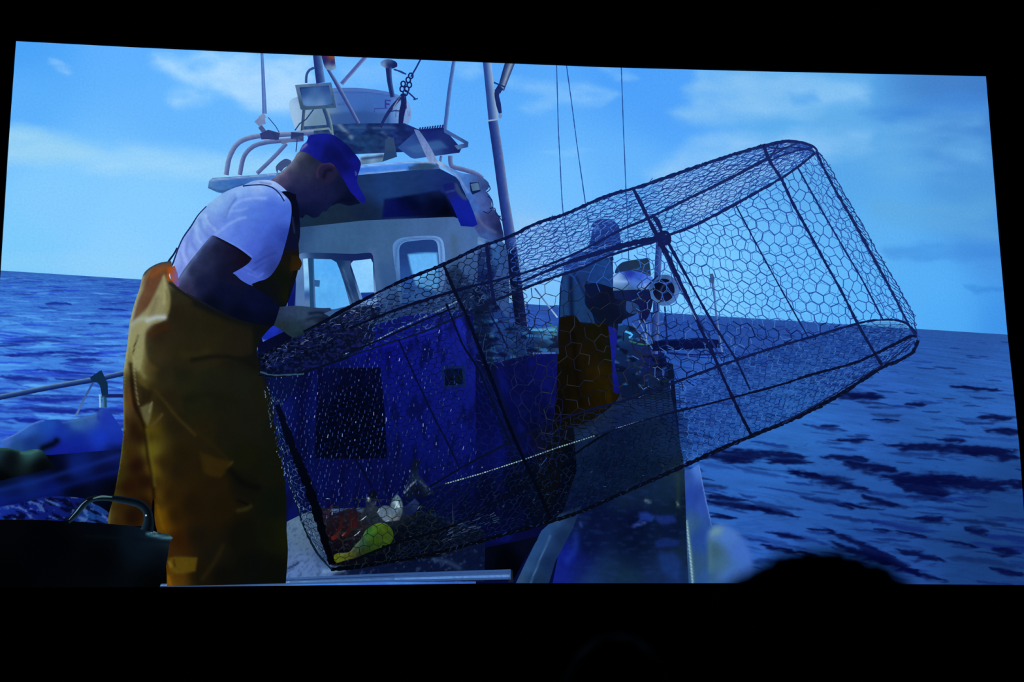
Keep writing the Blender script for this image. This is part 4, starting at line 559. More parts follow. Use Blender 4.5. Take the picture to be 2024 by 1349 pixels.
tr = part('overalls', [(283, 543), (295, 530), (315, 520), (338, 516), (341, 530), (334, 545), (344, 560), (356, 572), (390, 592), (430, 614), (470, 632), (510, 642), (532, 646), (528, 656), (512, 678), (508, 700), (518, 725), (528, 750), (536, 790), (543, 840), (552, 890), (560, 930), (566, 980), (566, 1040), (569, 1090), (565, 1154), (330, 1160), (328, 1120), (316, 1070), (306, 1030), (305, 990), (302, 985), (300, 1000), (296, 1030), (285, 1040), (213, 1040), (215, 1018), (224, 985), (232, 945), (239, 900), (244, 850), (244, 800), (243, 760), (246, 720), (252, 680), (256, 640), (266, 600), (276, 570)],
    [(290, 545, '6c5c48'), (310, 540, '744424'), (330, 530, '5c4434'), (278, 575, '8c8c70'), (300, 570, '643c28'), (268, 610, '90987c'), (290, 605, '50382a'), (320, 575, '8c9070'), (262, 650, '8c8a6a'), (285, 650, '94906c'), (255, 690, '7c7c4c'), (280, 690, '8c8c5c'), (272, 720, '80804c'), (250, 720, '747048'),
     (340, 580, '26261a'), (350, 620, '1f1a10'), (310, 670, '281c10'), (320, 650, '2a1c12'), (300, 690, '38301a'), (380, 640, '1d1c10'), (420, 640, '191a0c'), (450, 620, '10120e'), (500, 650, '0c100e'), (520, 650, '0a0e10'), (360, 690, '24220f'), (410, 690, '22210f'), (460, 700, '15150f'), (500, 700, '0e1010'), (300, 720, '40331a'), (320, 740, '201e12'), (360, 740, '191a10'), (420, 760, '181a11'), (480, 760, '161812'), (520, 770, '15160e'),
     (285, 750, '4c4420'), (300, 770, '26200f'), (330, 790, '1e1a0e'), (380, 800, '181a0e'), (440, 800, '15160e'), (500, 840, '14160f'), (540, 850, '10130e'), (350, 840, '1c180c'), (400, 860, '1c180b'), (450, 860, '15150e'),
     (248, 760, '504828'), (246, 800, '6c5c30'), (255, 790, '50381c'), (262, 760, '241c10'), (265, 800, '1e160e'), (262, 850, '180c08'), (280, 860, '180a08'), (246, 850, '4a3a1c'), (240, 900, '4a4c18'), (250, 900, '2c1808'), (270, 920, '1a0a08'), (290, 950, '1a0b07'), (235, 945, '34300e'), (250, 960, '200e06'), (224, 985, '3a330e'), (240, 1000, '2a1c08'), (215, 1025, '50481c'), (230, 1030, '301f0a'), (260, 1020, '180c06'), (290, 1000, '180a06'),
     (292, 850, '50460f'), (298, 890, '5a5418'), (305, 930, '5c4c12'), (312, 980, '4c380c'), (316, 1020, '5c4208'), (322, 1040, '5a3a06'), (325, 920, '241a0a'), (335, 980, '241808'), (350, 930, '1c150a'), (345, 1020, '221606'), (360, 900, '1c160a'), (400, 940, '1e1608'), (380, 1000, '1a1208'), (440, 1000, '191207'), (430, 960, '1c1408'), (480, 900, '12140a'), (530, 920, '0f120a'), (480, 960, '0e0e0a'), (540, 1000, '0b0f0a'), (350, 1070, '2a1606'), (335, 1090, '34200a'), (390, 1060, '15110a'), (420, 1100, '12110b'), (480, 1060, '0c0c08'), (540, 1060, '0c1008'), (556, 1060, '121608'), (500, 1120, '070a08'), (540, 1130, '080a08'), (345, 1145, '3c280a'), (400, 1140, '141008'), (335, 1150, '6c4808'), (440, 1140, '0a0a08')],
    [('b', [(298, 538), (318, 526), (334, 523), (330, 545), (318, 560), (302, 590), (286, 612), (268, 632), (262, 636), (270, 605), (284, 570)], 3, '5a3c2a', .8), ('s', [(300, 545), (318, 532), (330, 530)], 6, '884a20', .6), ('b', [(332, 528), (341, 529), (338, 558), (331, 552)], 1.5, 'a04c14', .9),
     ('b', [(324, 543), (331, 565), (337, 590), (335, 612), (329, 628), (318, 637), (300, 643), (291, 652), (286, 670), (282, 705), (276, 730), (264, 735), (262, 700), (254, 680), (258, 650), (272, 632), (290, 610), (305, 585), (316, 560)], 3, '8c8c64', .8),
     ('b', [(290, 655), (300, 645), (322, 639), (331, 629), (336, 606), (339, 575), (350, 574), (420, 612), (500, 642), (500, 700), (420, 720), (330, 735), (296, 715), (288, 690)], 5, '201c12', .6), ('s', [(296, 662), (310, 652), (326, 646)], 8, '38200f', .6),
     ('s', [(292, 634), (308, 628), (325, 628)], 5, 'a8b6bc', .9), ('s', [(262, 641), (274, 632), (288, 630)], 5, '98a69c', .7), ('s', [(324, 548), (326, 575), (324, 600)], 3, '98986c', .7), ('s', [(328, 575), (333, 595), (331, 618)], 3, '6a6234', .6), ('s', [(310, 590), (300, 618)], 5, '706850', .6),
     ('s', [(283, 545), (272, 580), (262, 620), (256, 660), (250, 700), (246, 730)], 3, '9aa88c', .7), ('s', [(246, 735), (244, 790), (245, 850)], 2, '7c8c6c', .6), ('s', [(243, 860), (238, 905), (231, 945), (220, 985)], 1.6, '5c6a34', .7), ('s', [(217, 1000), (214, 1038)], 2.5, '6a6a40', .6),
     ('s', [(274, 663), (267, 680), (263, 700)], 1.4, '2c2c18', .9), ('s', [(252, 760), (256, 790), (262, 810)], 4, '5c3c20', .5),
     ('s', [(263, 703), (266, 740), (269, 770), (274, 800)], 1.4, 'a0a07c', .5), ('s', [(258, 720), (262, 770), (268, 805), (280, 830), (288, 860), (292, 900), (300, 940), (304, 985)], 4, '140a06', .75), ('s', [(268, 730), (272, 760), (278, 800), (285, 825)], 3, '20190e', .3),
     ('s', [(285, 745), (275, 725), (276, 700)], 5, '84845a', .5), ('s', [(276, 752), (290, 770)], 6, '50481f', .5), ('b', [(277, 806), (296, 798), (302, 800), (298, 825), (292, 842), (284, 830)], 3, '606040', .8), ('s', [(300, 795), (295, 815)], 1.6, '7c7a58', .8), ('s', [(320, 820), (308, 835), (297, 843)], 3, '4c4024', .8), ('b', [(276, 762), (300, 772), (298, 792), (280, 800)], 5, '1a160c', .7),
     ('s', [(290, 850), (296, 890), (302, 930), (306, 960)], 4, '605c18', .5), ('s', [(310, 1000), (318, 1030), (322, 1045)], 4, '6a4c0a', .6),
     ('s', [(305, 770), (330, 800), (350, 825), (386, 860)], 3.5, '332a12', .8), ('s', [(390, 855), (430, 890), (455, 915)], 5, '221c0a', .5), ('b', [(395, 895), (425, 905), (458, 914), (448, 930), (436, 945), (405, 935)], 5, '30240a', .75), ('s', [(459, 914), (450, 924)], 2.5, '3c3014', .8), ('s', [(455, 930), (480, 955), (510, 965)], 8, '070908', .7),
     ('s', [(470, 1010), (488, 1006), (495, 1001)], 4, '2c2a10', .8), ('s', [(470, 990), (490, 998)], 3, '080806', .8), ('s', [(360, 700), (395, 704), (410, 695)], 8, '2a2812', .5), ('s', [(380, 712), (430, 705), (480, 712), (520, 735)], 5, '0f0f0c', .8), ('s', [(370, 790), (410, 780), (450, 790), (480, 800)], 9, '13140c', .6),
     ('b', [(333, 1104), (350, 1101), (390, 1103), (386, 1130), (352, 1135), (334, 1125)], 3, '54440e', .85), ('s', [(334, 1112), (338, 1120)], 3, '8c7020', .6), ('s', [(344, 1108), (346, 1122)], 1.6, '2c1c06', .8), ('s', [(332, 1140), (336, 1156)], 3, '80540a', .7), ('s', [(400, 1145), (425, 1110), (440, 1080)], 5, '201a0c', .8),
     ('s', [(385, 600), (440, 625), (500, 645)], 7, '0a0e12', .7), ('s', [(336, 560), (356, 575), (380, 590), (420, 612)], 3.5, '0c1018', .8), ('s', [(283, 542), (296, 530), (316, 521), (338, 517)], 3, '2c3c50', .9), ('n', .05, 30, 30, 5), ('n', .04, 7, 9, 6)], fm, 3.5, label='long orange oilskin overalls')
part('blue_rag', [(517, 668), (535, 648), (548, 640), (560, 650), (562, 656), (540, 666), (520, 676)], [(525, 665, '1428a0'), (545, 650, '1a30b4'), (555, 655, '142480')], [('s', [(514, 673), (524, 676)], 2.5, '9cc4f4', .9)], step=2)
gl = part('glove', [(553, 607), (580, 605), (604, 606), (630, 609), (653, 609), (655, 614), (640, 620), (655, 628), (648, 640), (640, 652), (626, 664), (606, 671), (588, 671), (572, 664), (560, 655), (541, 644), (548, 625)],
    [(555, 620, '22304c'), (570, 615, '2a3c5c'), (600, 620, '2c4260'), (630, 612, '283c60'), (650, 612, '24365c'), (560, 645, '1c2a34'), (590, 650, '1c3040'), (615, 640, '22324a'), (600, 665, '13241e'), (630, 650, '0a141c'), (645, 635, '0c1424')],
    [('s', [(612, 620), (630, 618), (648, 622)], 3, '0a142c', .8), ('s', [(608, 632), (628, 628), (645, 632)], 2, '0c1830', .7), ('s', [(606, 640), (625, 640)], 4, '2c3e58', .5), ('s', [(612, 650), (630, 646), (645, 640)], 2.5, '060c14', .7), ('n', .12, 8, 8)], fm, 2.5, label='grey work glove gripping the wire')

# ------------------------------------------------------------ the rubber basket in the near corner
bk = part('basket', [(-60, 1028), (60, 1028), (140, 1031), (215, 1036), (270, 1042), (300, 1050), (335, 1058), (342, 1064), (336, 1072), (330, 1110), (324, 1140), (314, 1165), (-60, 1180)], [(0, 1035, '020408'), (200, 1045, '03060c'), (290, 1060, '0a1826'), (270, 1065, '060e18'), (330, 1064, '1c3440'), (320, 1090, '02040a'), (200, 1100, '010204'), (100, 1080, '010206'), (0, 1150, '010203'), (310, 1150, '010203')],
    [('s', [(292, 1056), (320, 1062), (340, 1064)], 3, '4c8094', .8), ('s', [(298, 1050), (310, 1054)], 1.6, 'a0ccd8', .8), ('s', [(170, 1060), (260, 1066), (335, 1072)], 3, '060e16', .6)], step=4, label='black rubber basket')
tube('handle', [(134, 1032), (150, 1016), (166, 997), (182, 987), (210, 985), (250, 990), (276, 997), (290, 1010), (294, 1030), (290, 1050)], [9, 13, 14, 11, 11, 14, 16, 17, 19, 26], ['101c28', '03070c', '0a1622', '1c3240'], parent=bk)
for gg in ((spline([(136, 1028), (150, 1012), (162, 997), (172, 989)], False), [.8, 2.4, 1], '5c84a8'), (spline([(184, 986), (200, 982), (222, 983)], False), [2, 4, 2], '4c6a6c'), ([(288, 1018), (289, 1021)], 3, 'b0d0e0')): ribbons('handle_glint', [gg], bk)

# ------------------------------------------------------------ the wire fish trap in front of everything
rnd = random.Random(11)
def along(pl, n):
    P_ = np.array(pl, float); d = np.r_[0, np.cumsum(np.hypot(*np.diff(P_, axis=0).T))]; t = np.linspace(0, d[-1], n)
    return np.stack([np.interp(t, d, P_[:, 0]), np.interp(t, d, P_[:, 1])], 1)
def hexnet(A, B, nu, nv, colour, width=1.5, jit=.12, amp=.17, prob=1.0, phase=0.0, warp=0.0, seed=1):
    """hexagonal netting between two border lines; returns ribbons"""
    rr = random.Random(seed); A = along(A, 200); B = along(B, 200); out = []
    def P_(u, v):
        i = min(max(u, 0), 1) * 199; k = min(int(i), 198); f = i - k
        a = A[k] * (1 - f) + A[k + 1] * f; b = B[k] * (1 - f) + B[k + 1] * f
        if warp: v = v + warp * math.sin(u * 9 + v * 5) * v * (1 - v)
        return a * (1 - v) + b * v
    node = {}
    for j in range(nv + 1):
        for i in range(2 * nu + 1):
            z = amp if (i + j) % 2 else -amp
            u = (i + phase + rr.uniform(-jit, jit)) / (2 * nu); v = (j + z + rr.uniform(-jit, jit) * .6) / nv
            v = min(max(v, 0), 1); node[i, j] = P_(u, v)
    for j in range(nv + 1):
        for i in range(2 * nu + 1):
            c = colour(node[i, j]) if callable(colour) else colour
            wv_ = width * rr.uniform(.75, 1.25)
            if i < 2 * nu and rr.random() < prob: out.append(([node[i, j], node[i + 1, j]], wv_, c))
            if j < nv and (i + j) % 2 and rr.random() < prob: out.append(([node[i, j], node[i, j + 1]], wv_, c))
    return out
def pick(*cs):
    ll = [hx(c) for c in cs]; return lambda p: ll[rnd.randrange(len(ll))]
OUT_TOP = [(512, 700), (560, 680), (600, 655), (640, 632), (680, 612), (740, 582), (800, 553), (877, 523), (950, 488), (1005, 469), (1060, 442), (1116, 424), (1168, 401), (1210, 384), (1252, 373), (1300, 357), (1360, 336), (1430, 312), (1500, 291), (1555, 279)]
R2 = [(690, 650), (790, 610), (900, 575), (1025, 543), (1099, 518), (1173, 484), (1222, 457), (1274, 435), (1346, 400), (1424, 362), (1517, 314), (1575, 284)]
R3 = [(512, 745), (560, 742), (620, 728), (690, 705), (767, 679), (841, 655), (909, 625), (1004, 584), (1063, 560), (1099, 547), (1148, 531), (1198, 508), (1247, 492), (1296, 477), (1316, 467), (1358, 452), (1395, 435), (1457, 402), (1545, 352), (1580, 328), (1612, 302)]
ROD_F = [(847, 964), (909, 927), (974, 892), (1060, 850), (1150, 815), (1240, 790), (1332, 757), (1424, 723), (1462, 710), (1522, 690), (1602, 667), (1691, 641), (1735, 633), (1774, 634), (1797, 643), (1812, 661)]
ROD_G = [(856, 963), (950, 937), (1030, 910), (1100, 886), (1172, 863), (1217, 848), (1309, 821), (1380, 804), (1442, 788), (1550, 759), (1600, 742), (1691, 717), (1750, 690), (1803, 664), (1812, 666)]
ROD_H = [(654, 1126), (700, 1122), (767, 1112), (856, 1095), (945, 1072), (1039, 1045), (1092, 1030), (1143, 1014), (1202, 988), (1297, 946), (1377, 910), (1430, 886), (1486, 862), (1550, 836), (1631, 797), (1700, 755), (1746, 725), (1780, 712), (1805, 695), (1815, 673)]
R_EDGE = [(1613, 296), (1640, 331), (1668, 383), (1701, 438), (1735, 500), (1765, 550), (1786, 587), (1802, 616), (1809, 645), (1814, 672)]
# darkening of the far sides where many wires overlap (painted as see-through dark sheets)
trap = part('fish_trap', [(512, 700), (560, 678), (620, 648), (660, 628), (700, 607), (760, 600), (742, 640), (740, 676), (690, 705), (620, 728), (560, 742), (514, 745)], [(530, 700, '03060c'), (560, 720, '060c2c'), (600, 690, '050a1c'), (640, 690, '060b1e'), (700, 620, '060a1c'), (720, 660, '0a0e22'), (680, 690, '070d24'), (620, 725, '070e30')],
    [('N', '1c3060', .6, 7, 4, .12, 61, -.3), ('N', '18206c', .5, 20, 8, .1, 62)], step=2.5, feather=2, alpha=.96, label='long wire fish trap held up across the picture')
def veil(poly, col_, a, f=10, **k): part('netting_shade', poly, col_, k.pop('marks', ()), trap, k.pop('step', 5), feather=f, alpha=a, kind='stuff')
veil([(740, 600), (877, 524), (960, 490), (1010, 470), (1060, 560), (960, 605), (841, 655), (740, 678)], '0a1440', .42, 6)
veil([(877, 535), (905, 520), (935, 560), (968, 600), (978, 700), (1005, 800), (1050, 920), (1085, 1020), (1055, 1025), (1010, 930), (968, 800), (935, 690), (900, 600)], '060e24', .72, 7)  # dark band painted for the shadows of the rods
veil([(1000, 560), (1026, 560), (1040, 690), (1100, 830), (1090, 900), (1040, 860), (1000, 760)], '040a20', .35, 10)
veil([(514, 745), (620, 730), (760, 690), (900, 640), (940, 700), (990, 830), (1040, 960), (1080, 1030), (900, 1085), (656, 1125), (604, 1046), (560, 900)], '02061c', .30, 3)
veil([(850, 965), (960, 930), (1100, 884), (1217, 848), (1309, 821), (1360, 812), (1372, 905), (1297, 946), (1143, 1014), (1039, 1045), (767, 1112), (680, 1120), (760, 1030)], '020612', .45, 8)
veil([(1040, 850), (1110, 830), (1180, 800), (1200, 830), (1130, 880), (1110, 960), (1085, 1020), (1060, 960)], '0c0e08', .45, 12)
veil([(1424, 723), (1602, 667), (1691, 641), (1735, 633), (1790, 640), (1812, 668), (1750, 722), (1631, 797), (1486, 862), (1377, 908), (1309, 821)], '0c205c', .34, 4)
veil([(1005, 470), (1116, 425), (1252, 374), (1430, 313), (1520, 288), (1600, 290), (1540, 350), (1457, 402), (1316, 467), (1198, 508), (1060, 560)], '2a4ca0', .16, 4)
# the far side of the netting, seen through the near side
NAVY = pick('23489c', '2a54ac', '2c58b0', '1f4296')
FAR = pick('3a70c4', '3468ba', '4078cc'); SEA_W = pick('0f1f58', '14286a', '4a74b8', '0c1a4c')
DARK = pick('0a1434', '0c183c', '060e28', '16244c', '1c2c54')
GLINT = pick('081030', '101c40', '1c2a50', '0a1434')
fdark = lambda p: (SEA_W(p) if p[1] > 540 + .0637 * p[0] else FAR(p))
def far_(p):
    if p[0] < 1225 and p[1] > 500: return GLINT(p)
    return fdark(p)
def lattice(poly, U, V, colour, width=1.5, jit=.07, amp=.17, prob=1.0, seed=1, org=None):
    rr = random.Random(seed); U = np.array(U, float); V = np.array(V, float); out = []
    ox, oy = org or poly[0]; q = np.array(poly); inv = np.linalg.inv(np.stack([U, V], 1)); ij = (q - np.array([ox, oy])) @ inv.T
    i0, i1 = int(ij[:, 0].min()) * 2 - 3, int(ij[:, 0].max()) * 2 + 3; j0, j1 = int(ij[:, 1].min()) - 1, int(ij[:, 1].max()) + 2
    nd = {}
    for j in range(j0, j1 + 1):
        for i in range(i0, i1 + 1):
            z = amp if (i + j) % 2 else -amp
            nd[i, j] = np.array([ox, oy]) + U * (i / 2 + rr.gauss(0, jit)) + V * (j + z + rr.gauss(0, jit * .6)) + np.array([2.2 * math.sin(j * 1.3 + i * .31), 1.8 * math.sin(i * .43 + j * .9)])
    ks = list(nd); P_ = np.array([nd[k] for k in ks]); ins = dict(zip(ks, inside(P_[:, 0], P_[:, 1], poly)))
    for (i, j) in ks:
        for e in ((i + 1, j), (i, j + 1) if (i + j) % 2 else None):
            if e and e in nd and (ins[i, j] or ins[e]) and rr.random() < prob: out.append(([nd[i, j], nd[e]], width * rr.uniform(.75, 1.25), colour(nd[i, j]) if callable(colour) else colour))
    return out
FACE = [(1060, 562), (1148, 532), (1247, 493), (1316, 468), (1395, 436), (1457, 404), (1545, 353), (1560, 384), (1600, 462), (1664, 578), (1694, 640), (1602, 668), (1522, 692), (1424, 724), (1332, 770), (1240, 810), (1180, 850), (1110, 900), (1085, 960), (1040, 860), (1010, 760), (1020, 640)]
FACE_L = [p for p in FACE if p[0] < 1300] ; FACE_L = FACE[:3] + [(1262, 487), (1262, 800)] + FACE[15:]
FACE_R = [(1262, 487)] + FACE[3:15] + [(1262, 800)]
ribbons('far_netting', lattice(FACE_R, (22, 1.5), (1, 19), far_, 1.1, .10, .17, seed=3, org=(1270, 500)), trap, 'stuff')
# near face, large cells
def near(p):
    x, y = p
    hz = 540 + .0637 * x
    if x < 1300 and y > 560 and y < 900: return pick('141c30', '1a2030', '0c1220', '262c36')(p) if x > 1050 else GLINT(p)
    if y > hz: return pick('0c1a50', '10225c', '0a1648', '2c4c94')(p)
    return NAVY(p)
ribbons('near_netting', lattice(FACE_L, (29, -8), (5, 26), near, 1.4, .08, .17, prob=.85, seed=5), trap, 'stuff')
ribbons('near_netting', lattice(FACE_R, (25, 3.4), (2, 21.5), near, 1.8, .07, .17, seed=6, org=(1262, 487)), trap, 'stuff')
RS = [(1545, 353), (1580, 330), (1612, 303), (1640, 352), (1690, 440), (1721, 500), (1756, 565), (1795, 637), (1735, 634), (1694, 640), (1664, 578), (1600, 462), (1560, 384)]
ribbons('near_netting', lattice(RS, (19, 4), (2.5, 20), near, 1.6, .09, .17, seed=7, org=(1548, 350)), trap, 'stuff')
RS2 = [(1580, 332), (1612, 303), (1640, 348), (1700, 455), (1756, 565), (1797, 640), (1750, 632), (1700, 545), (1640, 440)]
ribbons('end_netting', lattice(RS2, (13, 5), (4, 15), pick('2c58b0', '244c9c', '3868bc'), 1.2, .14, .17, seed=8, org=(1582, 330)), trap, 'stuff')
RS3 = [(1610, 300), (1618, 300), (1668, 383), (1735, 500), (1785, 585), (1803, 615), (1812, 650), (1812, 668), (1790, 630), (1721, 502), (1650, 376)]
ribbons('end_netting', lattice(RS3, (8, 3), (7, 11), pick('1b3684', '203f92', '14286c'), 1.3, .2, .17, seed=9, org=(1610, 300)), trap, 'stuff')
# top band
TB1 = [(1005, 469), (1060, 442), (1116, 424), (1168, 401), (1252, 373), (1360, 336), (1430, 312), (1500, 291), (1555, 280), (1600, 288)]
TB2 = [(1037, 573), (1099, 547), (1148, 531), (1247, 492), (1316, 467), (1395, 435), (1457, 402), (1545, 352), (1580, 328), (1612, 302)]
MID = [(1012, 548), (1099, 518), (1173, 484), (1222, 457), (1274, 435), (1346, 400), (1424, 362), (1517, 314), (1560, 300), (1605, 297)]
TN = pick('1c3c8c', '22459a', '183480', '2a50a8', '4a80cc')
ribbons('top_netting', hexnet(TB1, MID, 34, 9, TN, 1.5, .22, .2, seed=12), trap, 'stuff')
ribbons('top_netting', hexnet(MID, TB2, 40, 6, TN, 1.5, .22, .2, seed=13), trap, 'stuff')
ribbons('top_netting', hexnet(TB1, TB2, 26, 10, TN, 1.1, .3, .2, seed=14, phase=.5), trap, 'stuff')
st = []
for k in range(17):
    A_ = along(TB1, 120); B_ = along(TB2, 120); v = (k + .5) / 17; ph_ = rnd.uniform(0, 6)
    L3 = A_ * (1 - v) + B_ * v; L3 = L3 + np.stack([np.zeros(120), 2.0 * np.sin(np.arange(120) * 1.05 + ph_) + np.array([rnd.gauss(0, .6) for _ in range(120)])], 1)
    st.append((L3, rnd.uniform(.9, 1.6), rnd.choice(['1b3888', '22459a', '183480', '2c54ac']), .6))
ribbons('top_netting', st, trap, 'stuff')
# continuing down over the wheelhouse to the hand
DL = pick('0a1434', '0c183c', '060e28', '1c3468', '34558c')
ribbons('top_netting', hexnet([(700, 602), (740, 582), (800, 553), (877, 523), (950, 488), (1005, 469)], [(745, 640), (790, 618), (860, 600), (930, 580), (980, 560), (1025, 545)], 20, 7, DL, 1.6, .2, .2, seed=15), trap, 'stuff')
ribbons('top_netting', hexnet([(700, 650), (790, 612), (900, 578), (1025, 545)], [(720, 695), (800, 668), (909, 625), (1037, 573)], 26, 8, DL, 1.4, .3, .2, seed=16), trap, 'stuff')
# tangled dense corner by the hand
tl = []
for k in range(420):
    u = rnd.random(); v = rnd.random(); a = np.array([514 + 230 * u, 735 - 105 * u + (-50 + 52 * v) * (.6 + .4 * u)]); an = rnd.gauss(-.35, .5); L = rnd.uniform(4, 11)
    c = rnd.choice(['101c4c', '1c2c60', '0a1230', '24365c', '18205c', '3a4c74'] + (['6a7ca0'] if rnd.random() < .25 else ['080e24']))
    tl.append(([a, a + np.array([math.cos(an) * L, math.sin(an) * L])], rnd.uniform(.8, 1.6), c))
ribbons('tangled_wire', tl, trap, 'stuff')
# left face over the blue wall: cells catch the light in short upright dashes
gl_ = []
LFA = [(526, 750), (620, 735), (760, 690), (880, 650)]; LFB = [(600, 1040), (700, 1010), (830, 980), (960, 930)]
A_ = along(LFA, 300); B_ = along(LFB, 300)
for j in range(34):
    for i in range(34):
        u = (i + .5 * (j % 2) + rnd.uniform(-.15, .15)) / 34; v = (j + rnd.uniform(-.15, .15)) / 34
        if u > 1: continue
        fade = 1 if u < .62 else .45
        if rnd.random() > .86 * fade: continue
        k = int(u * 299); p = A_[k] * (1 - v) + B_[k] * v; L = rnd.uniform(2.5, 7.5); sl = rnd.uniform(-.05, .3)
        c = hx('34488c') * rnd.uniform(.2, .95) + hx('101c30') * .5
        if rnd.random() < .04: c = hx('7c94c8')
        gl_.append(([p, p + np.array([-sl * L, L])], rnd.uniform(.9, 1.7), np.clip(c, 0, 1)))
ribbons('side_netting', hexnet(LFA, LFB, 22, 30, pick('050b38', '060e44', '040828'), 1.0, .2, .18, seed=21) , trap, 'stuff')
ribbons('side_netting', gl_, trap, 'stuff')
ribbons('side_netting', hexnet([(880, 640), (930, 700), (985, 780)], [(850, 955), (920, 960), (1040, 930)], 8, 16, pick('0a1458', '091250', '0c1860'), 1.0, .2, .18, seed=22), trap, 'stuff')
ribbons('side_netting', hexnet([(965, 640), (1040, 620), (1090, 640)], [(1045, 900), (1075, 930), (1120, 850)], 5, 10, pick('0e1644', '0c1238', '161c48'), 1.2, .2, .2, seed=23), trap, 'stuff')
ribbons('tangled_wire', hexnet([(880, 560), (920, 540), (1000, 560), (1040, 575)], [(950, 760), (980, 730), (1020, 720), (1060, 700)], 9, 16, pick('0a1230', '0c1836', '16264c', '080e28', '24386a'), 1.2, .45, .2, seed=24), trap, 'stuff')
# lower faces
LN = pick('040a18', '060e24', '0c1a3c', '102048'); _lr = pick('0c1c54', '12307c', '14286a', '2c5aa8', '3a6cb8'); _ld = pick('060e2c', '0a1638', '081230'); LNR = lambda p: _ld(p) if p[0] < 1345 else _lr(p)
ribbons('lower_netting', hexnet([(856, 963), (950, 937), (1100, 886), (1217, 848), (1309, 821)], [(767, 1112), (945, 1072), (1092, 1030), (1202, 988), (1365, 914)], 44, 15, pick('040a1a', '08142c', '101e3c', '0c1a38', '050a1c'), 1.1, .3, .2, seed=31), trap, 'stuff')
ribbons('lower_netting', hexnet([(1300, 824), (1380, 804), (1442, 788), (1550, 759), (1691, 717), (1803, 668)], [(1360, 916), (1400, 902), (1486, 862), (1631, 797), (1746, 727), (1812, 680)], 46, 12, LNR, 1.3, .22, .2, seed=32), trap, 'stuff')
ribbons('lower_netting', hexnet([(1240, 792), (1332, 760), (1424, 725), (1522, 692), (1602, 669), (1691, 643), (1790, 642)], [(1310, 822), (1380, 806), (1442, 790), (1550, 761), (1691, 719), (1750, 694), (1806, 668)], 46, 11, LNR, 1.2, .25, .2, seed=33), trap, 'stuff')
ribbons('lower_netting', hexnet([(1060, 870), (1150, 820), (1240, 792)], [(1100, 884), (1217, 848), (1309, 821)], 14, 4, LN, 1.1, .25, .2, seed=34), trap, 'stuff')
# wires over the catch and along the near corner
ribbons('near_netting', hexnet([(640, 1010), (700, 985), (800, 990), (860, 1010)], [(655, 1122), (700, 1120), (767, 1110), (870, 1092)], 11, 7, pick('0c1418', '141c1c', '1c2824'), 1.3, .2, .17, seed=35), trap, 'stuff')
ribbons('near_netting', hexnet([(536, 780), (552, 860), (575, 950), (604, 1046), (640, 1105)], [(556, 790), (580, 870), (605, 945), (632, 1030), (655, 1115)], 34, 4, pick('0c1a34', '1c3054', '2c4668', '0a1424', '14284c', '3c5470'), 1.1, .35, .2, seed=36), trap, 'stuff')
dd = []
for k in range(900):      # short dim dashes scattered over the bottom netting
    u = rnd.random(); k1 = along(ROD_G[:8], 50)[int(u * 49)]; k2 = along(ROD_H[2:12], 50)[int(u * 49)]; v = rnd.random(); p = k1 * (1 - v) + k2 * v
    an = rnd.uniform(-.9, .3); L = rnd.uniform(2, 6); dd.append(([p, p + np.array([math.cos(an) * L, math.sin(an) * L])], rnd.uniform(.6, 1.2), rnd.choice(['0c1a30', '101f38', '081020', '060c18', '182844', '2a4464' if rnd.random() < .15 else '0a1428'])))
ribbons('lower_netting', dd, trap, 'stuff')
ns = []
for k in range(46):
    x = rnd.uniform(870, 975); y = 1070 - (x - 860) * .42 + rnd.uniform(-14, 14); ns.append(([(x, y), (x + rnd.uniform(5, 15), y - rnd.uniform(2, 6))], rnd.uniform(.7, 1.4), rnd.choice(['1c2c44', '2c3c5c', '3c5078', '142038'])))
ribbons('lower_netting', ns, trap, 'stuff')
# frame rods
def rod(pts, wd, col_, wob=.8, name='frame_rod', wrap=True, seed=0, closed=False):
    rr = random.Random(int(pts[0][0] * 3 + pts[0][1]) + seed); P_ = along(spline(pts, False) if len(pts) > 2 else pts, max(8, int(sum(math.dist(pts[i], pts[i + 1]) for i in range(len(pts) - 1)) / 5)))
    N = np.gradient(P_, axis=0); N /= np.linalg.norm(N, axis=1)[:, None]; N = np.stack([-N[:, 1], N[:, 0]], 1)
    P_ = P_ + N * np.array([rr.uniform(-wob, wob) * .5 for _ in P_])[:, None]; n = len(P_)
    ws = [np.interp(i / (n - 1), np.linspace(0, 1, len(wd)), wd) if isinstance(wd, list) else wd for i in range(n)]; ws = [q * rr.uniform(.75, 1.25) if wrap else q for q in ws]
    lines = [(P_, ws, col_)]
    return ribbons(name, lines, trap)
D1, D2 = '141c50', '10183c'
rod(OUT_TOP[5:], [5, 7, 6, 7, 7, 7, 6], ['04081c', '060c28', '0c1848', '122058', '14245c', '16265c'])
rod([(600, 656), (640, 636), (680, 613), (740, 582)], [5, 7, 6], '050a20')
rod([(1500, 291), (1530, 283), (1555, 279), (1585, 282), (1606, 289), (1614, 296), (1616, 306)], 5.5, '182660')
rod([(1513, 290), (1535, 294), (1560, 291), (1590, 294), (1610, 300)], 3.5, '1a2a66'); rod([(1522, 318), (1550, 306), (1580, 297), (1606, 292)], 4, '1a2a66'); rod([(1519, 316), (1530, 300), (1538, 287)], 4, '1a2a66'); rod([(1530, 305), (1555, 292), (1575, 284)], 3.5, '1a2a66')
rod(R2[:-1], [5, 6, 5, 4.5, 5, 6, 6], ['060a20', '080f30', '101c50', '14245c', '16265c'])
rod([(1025, 560), (1123, 519), (1183, 500), (1227, 487), (1272, 477), (1316, 470)], [4, 6, 9, 11, 13], ['0e1a4c', '101c50'])
rod(R3[3:], [3, 4, 5, 5, 6, 5], ['0a122c', '0c1638', '122058', '16265c'])
rod([(512, 742), (560, 744), (620, 730), (690, 706)], 4, '060c1e')
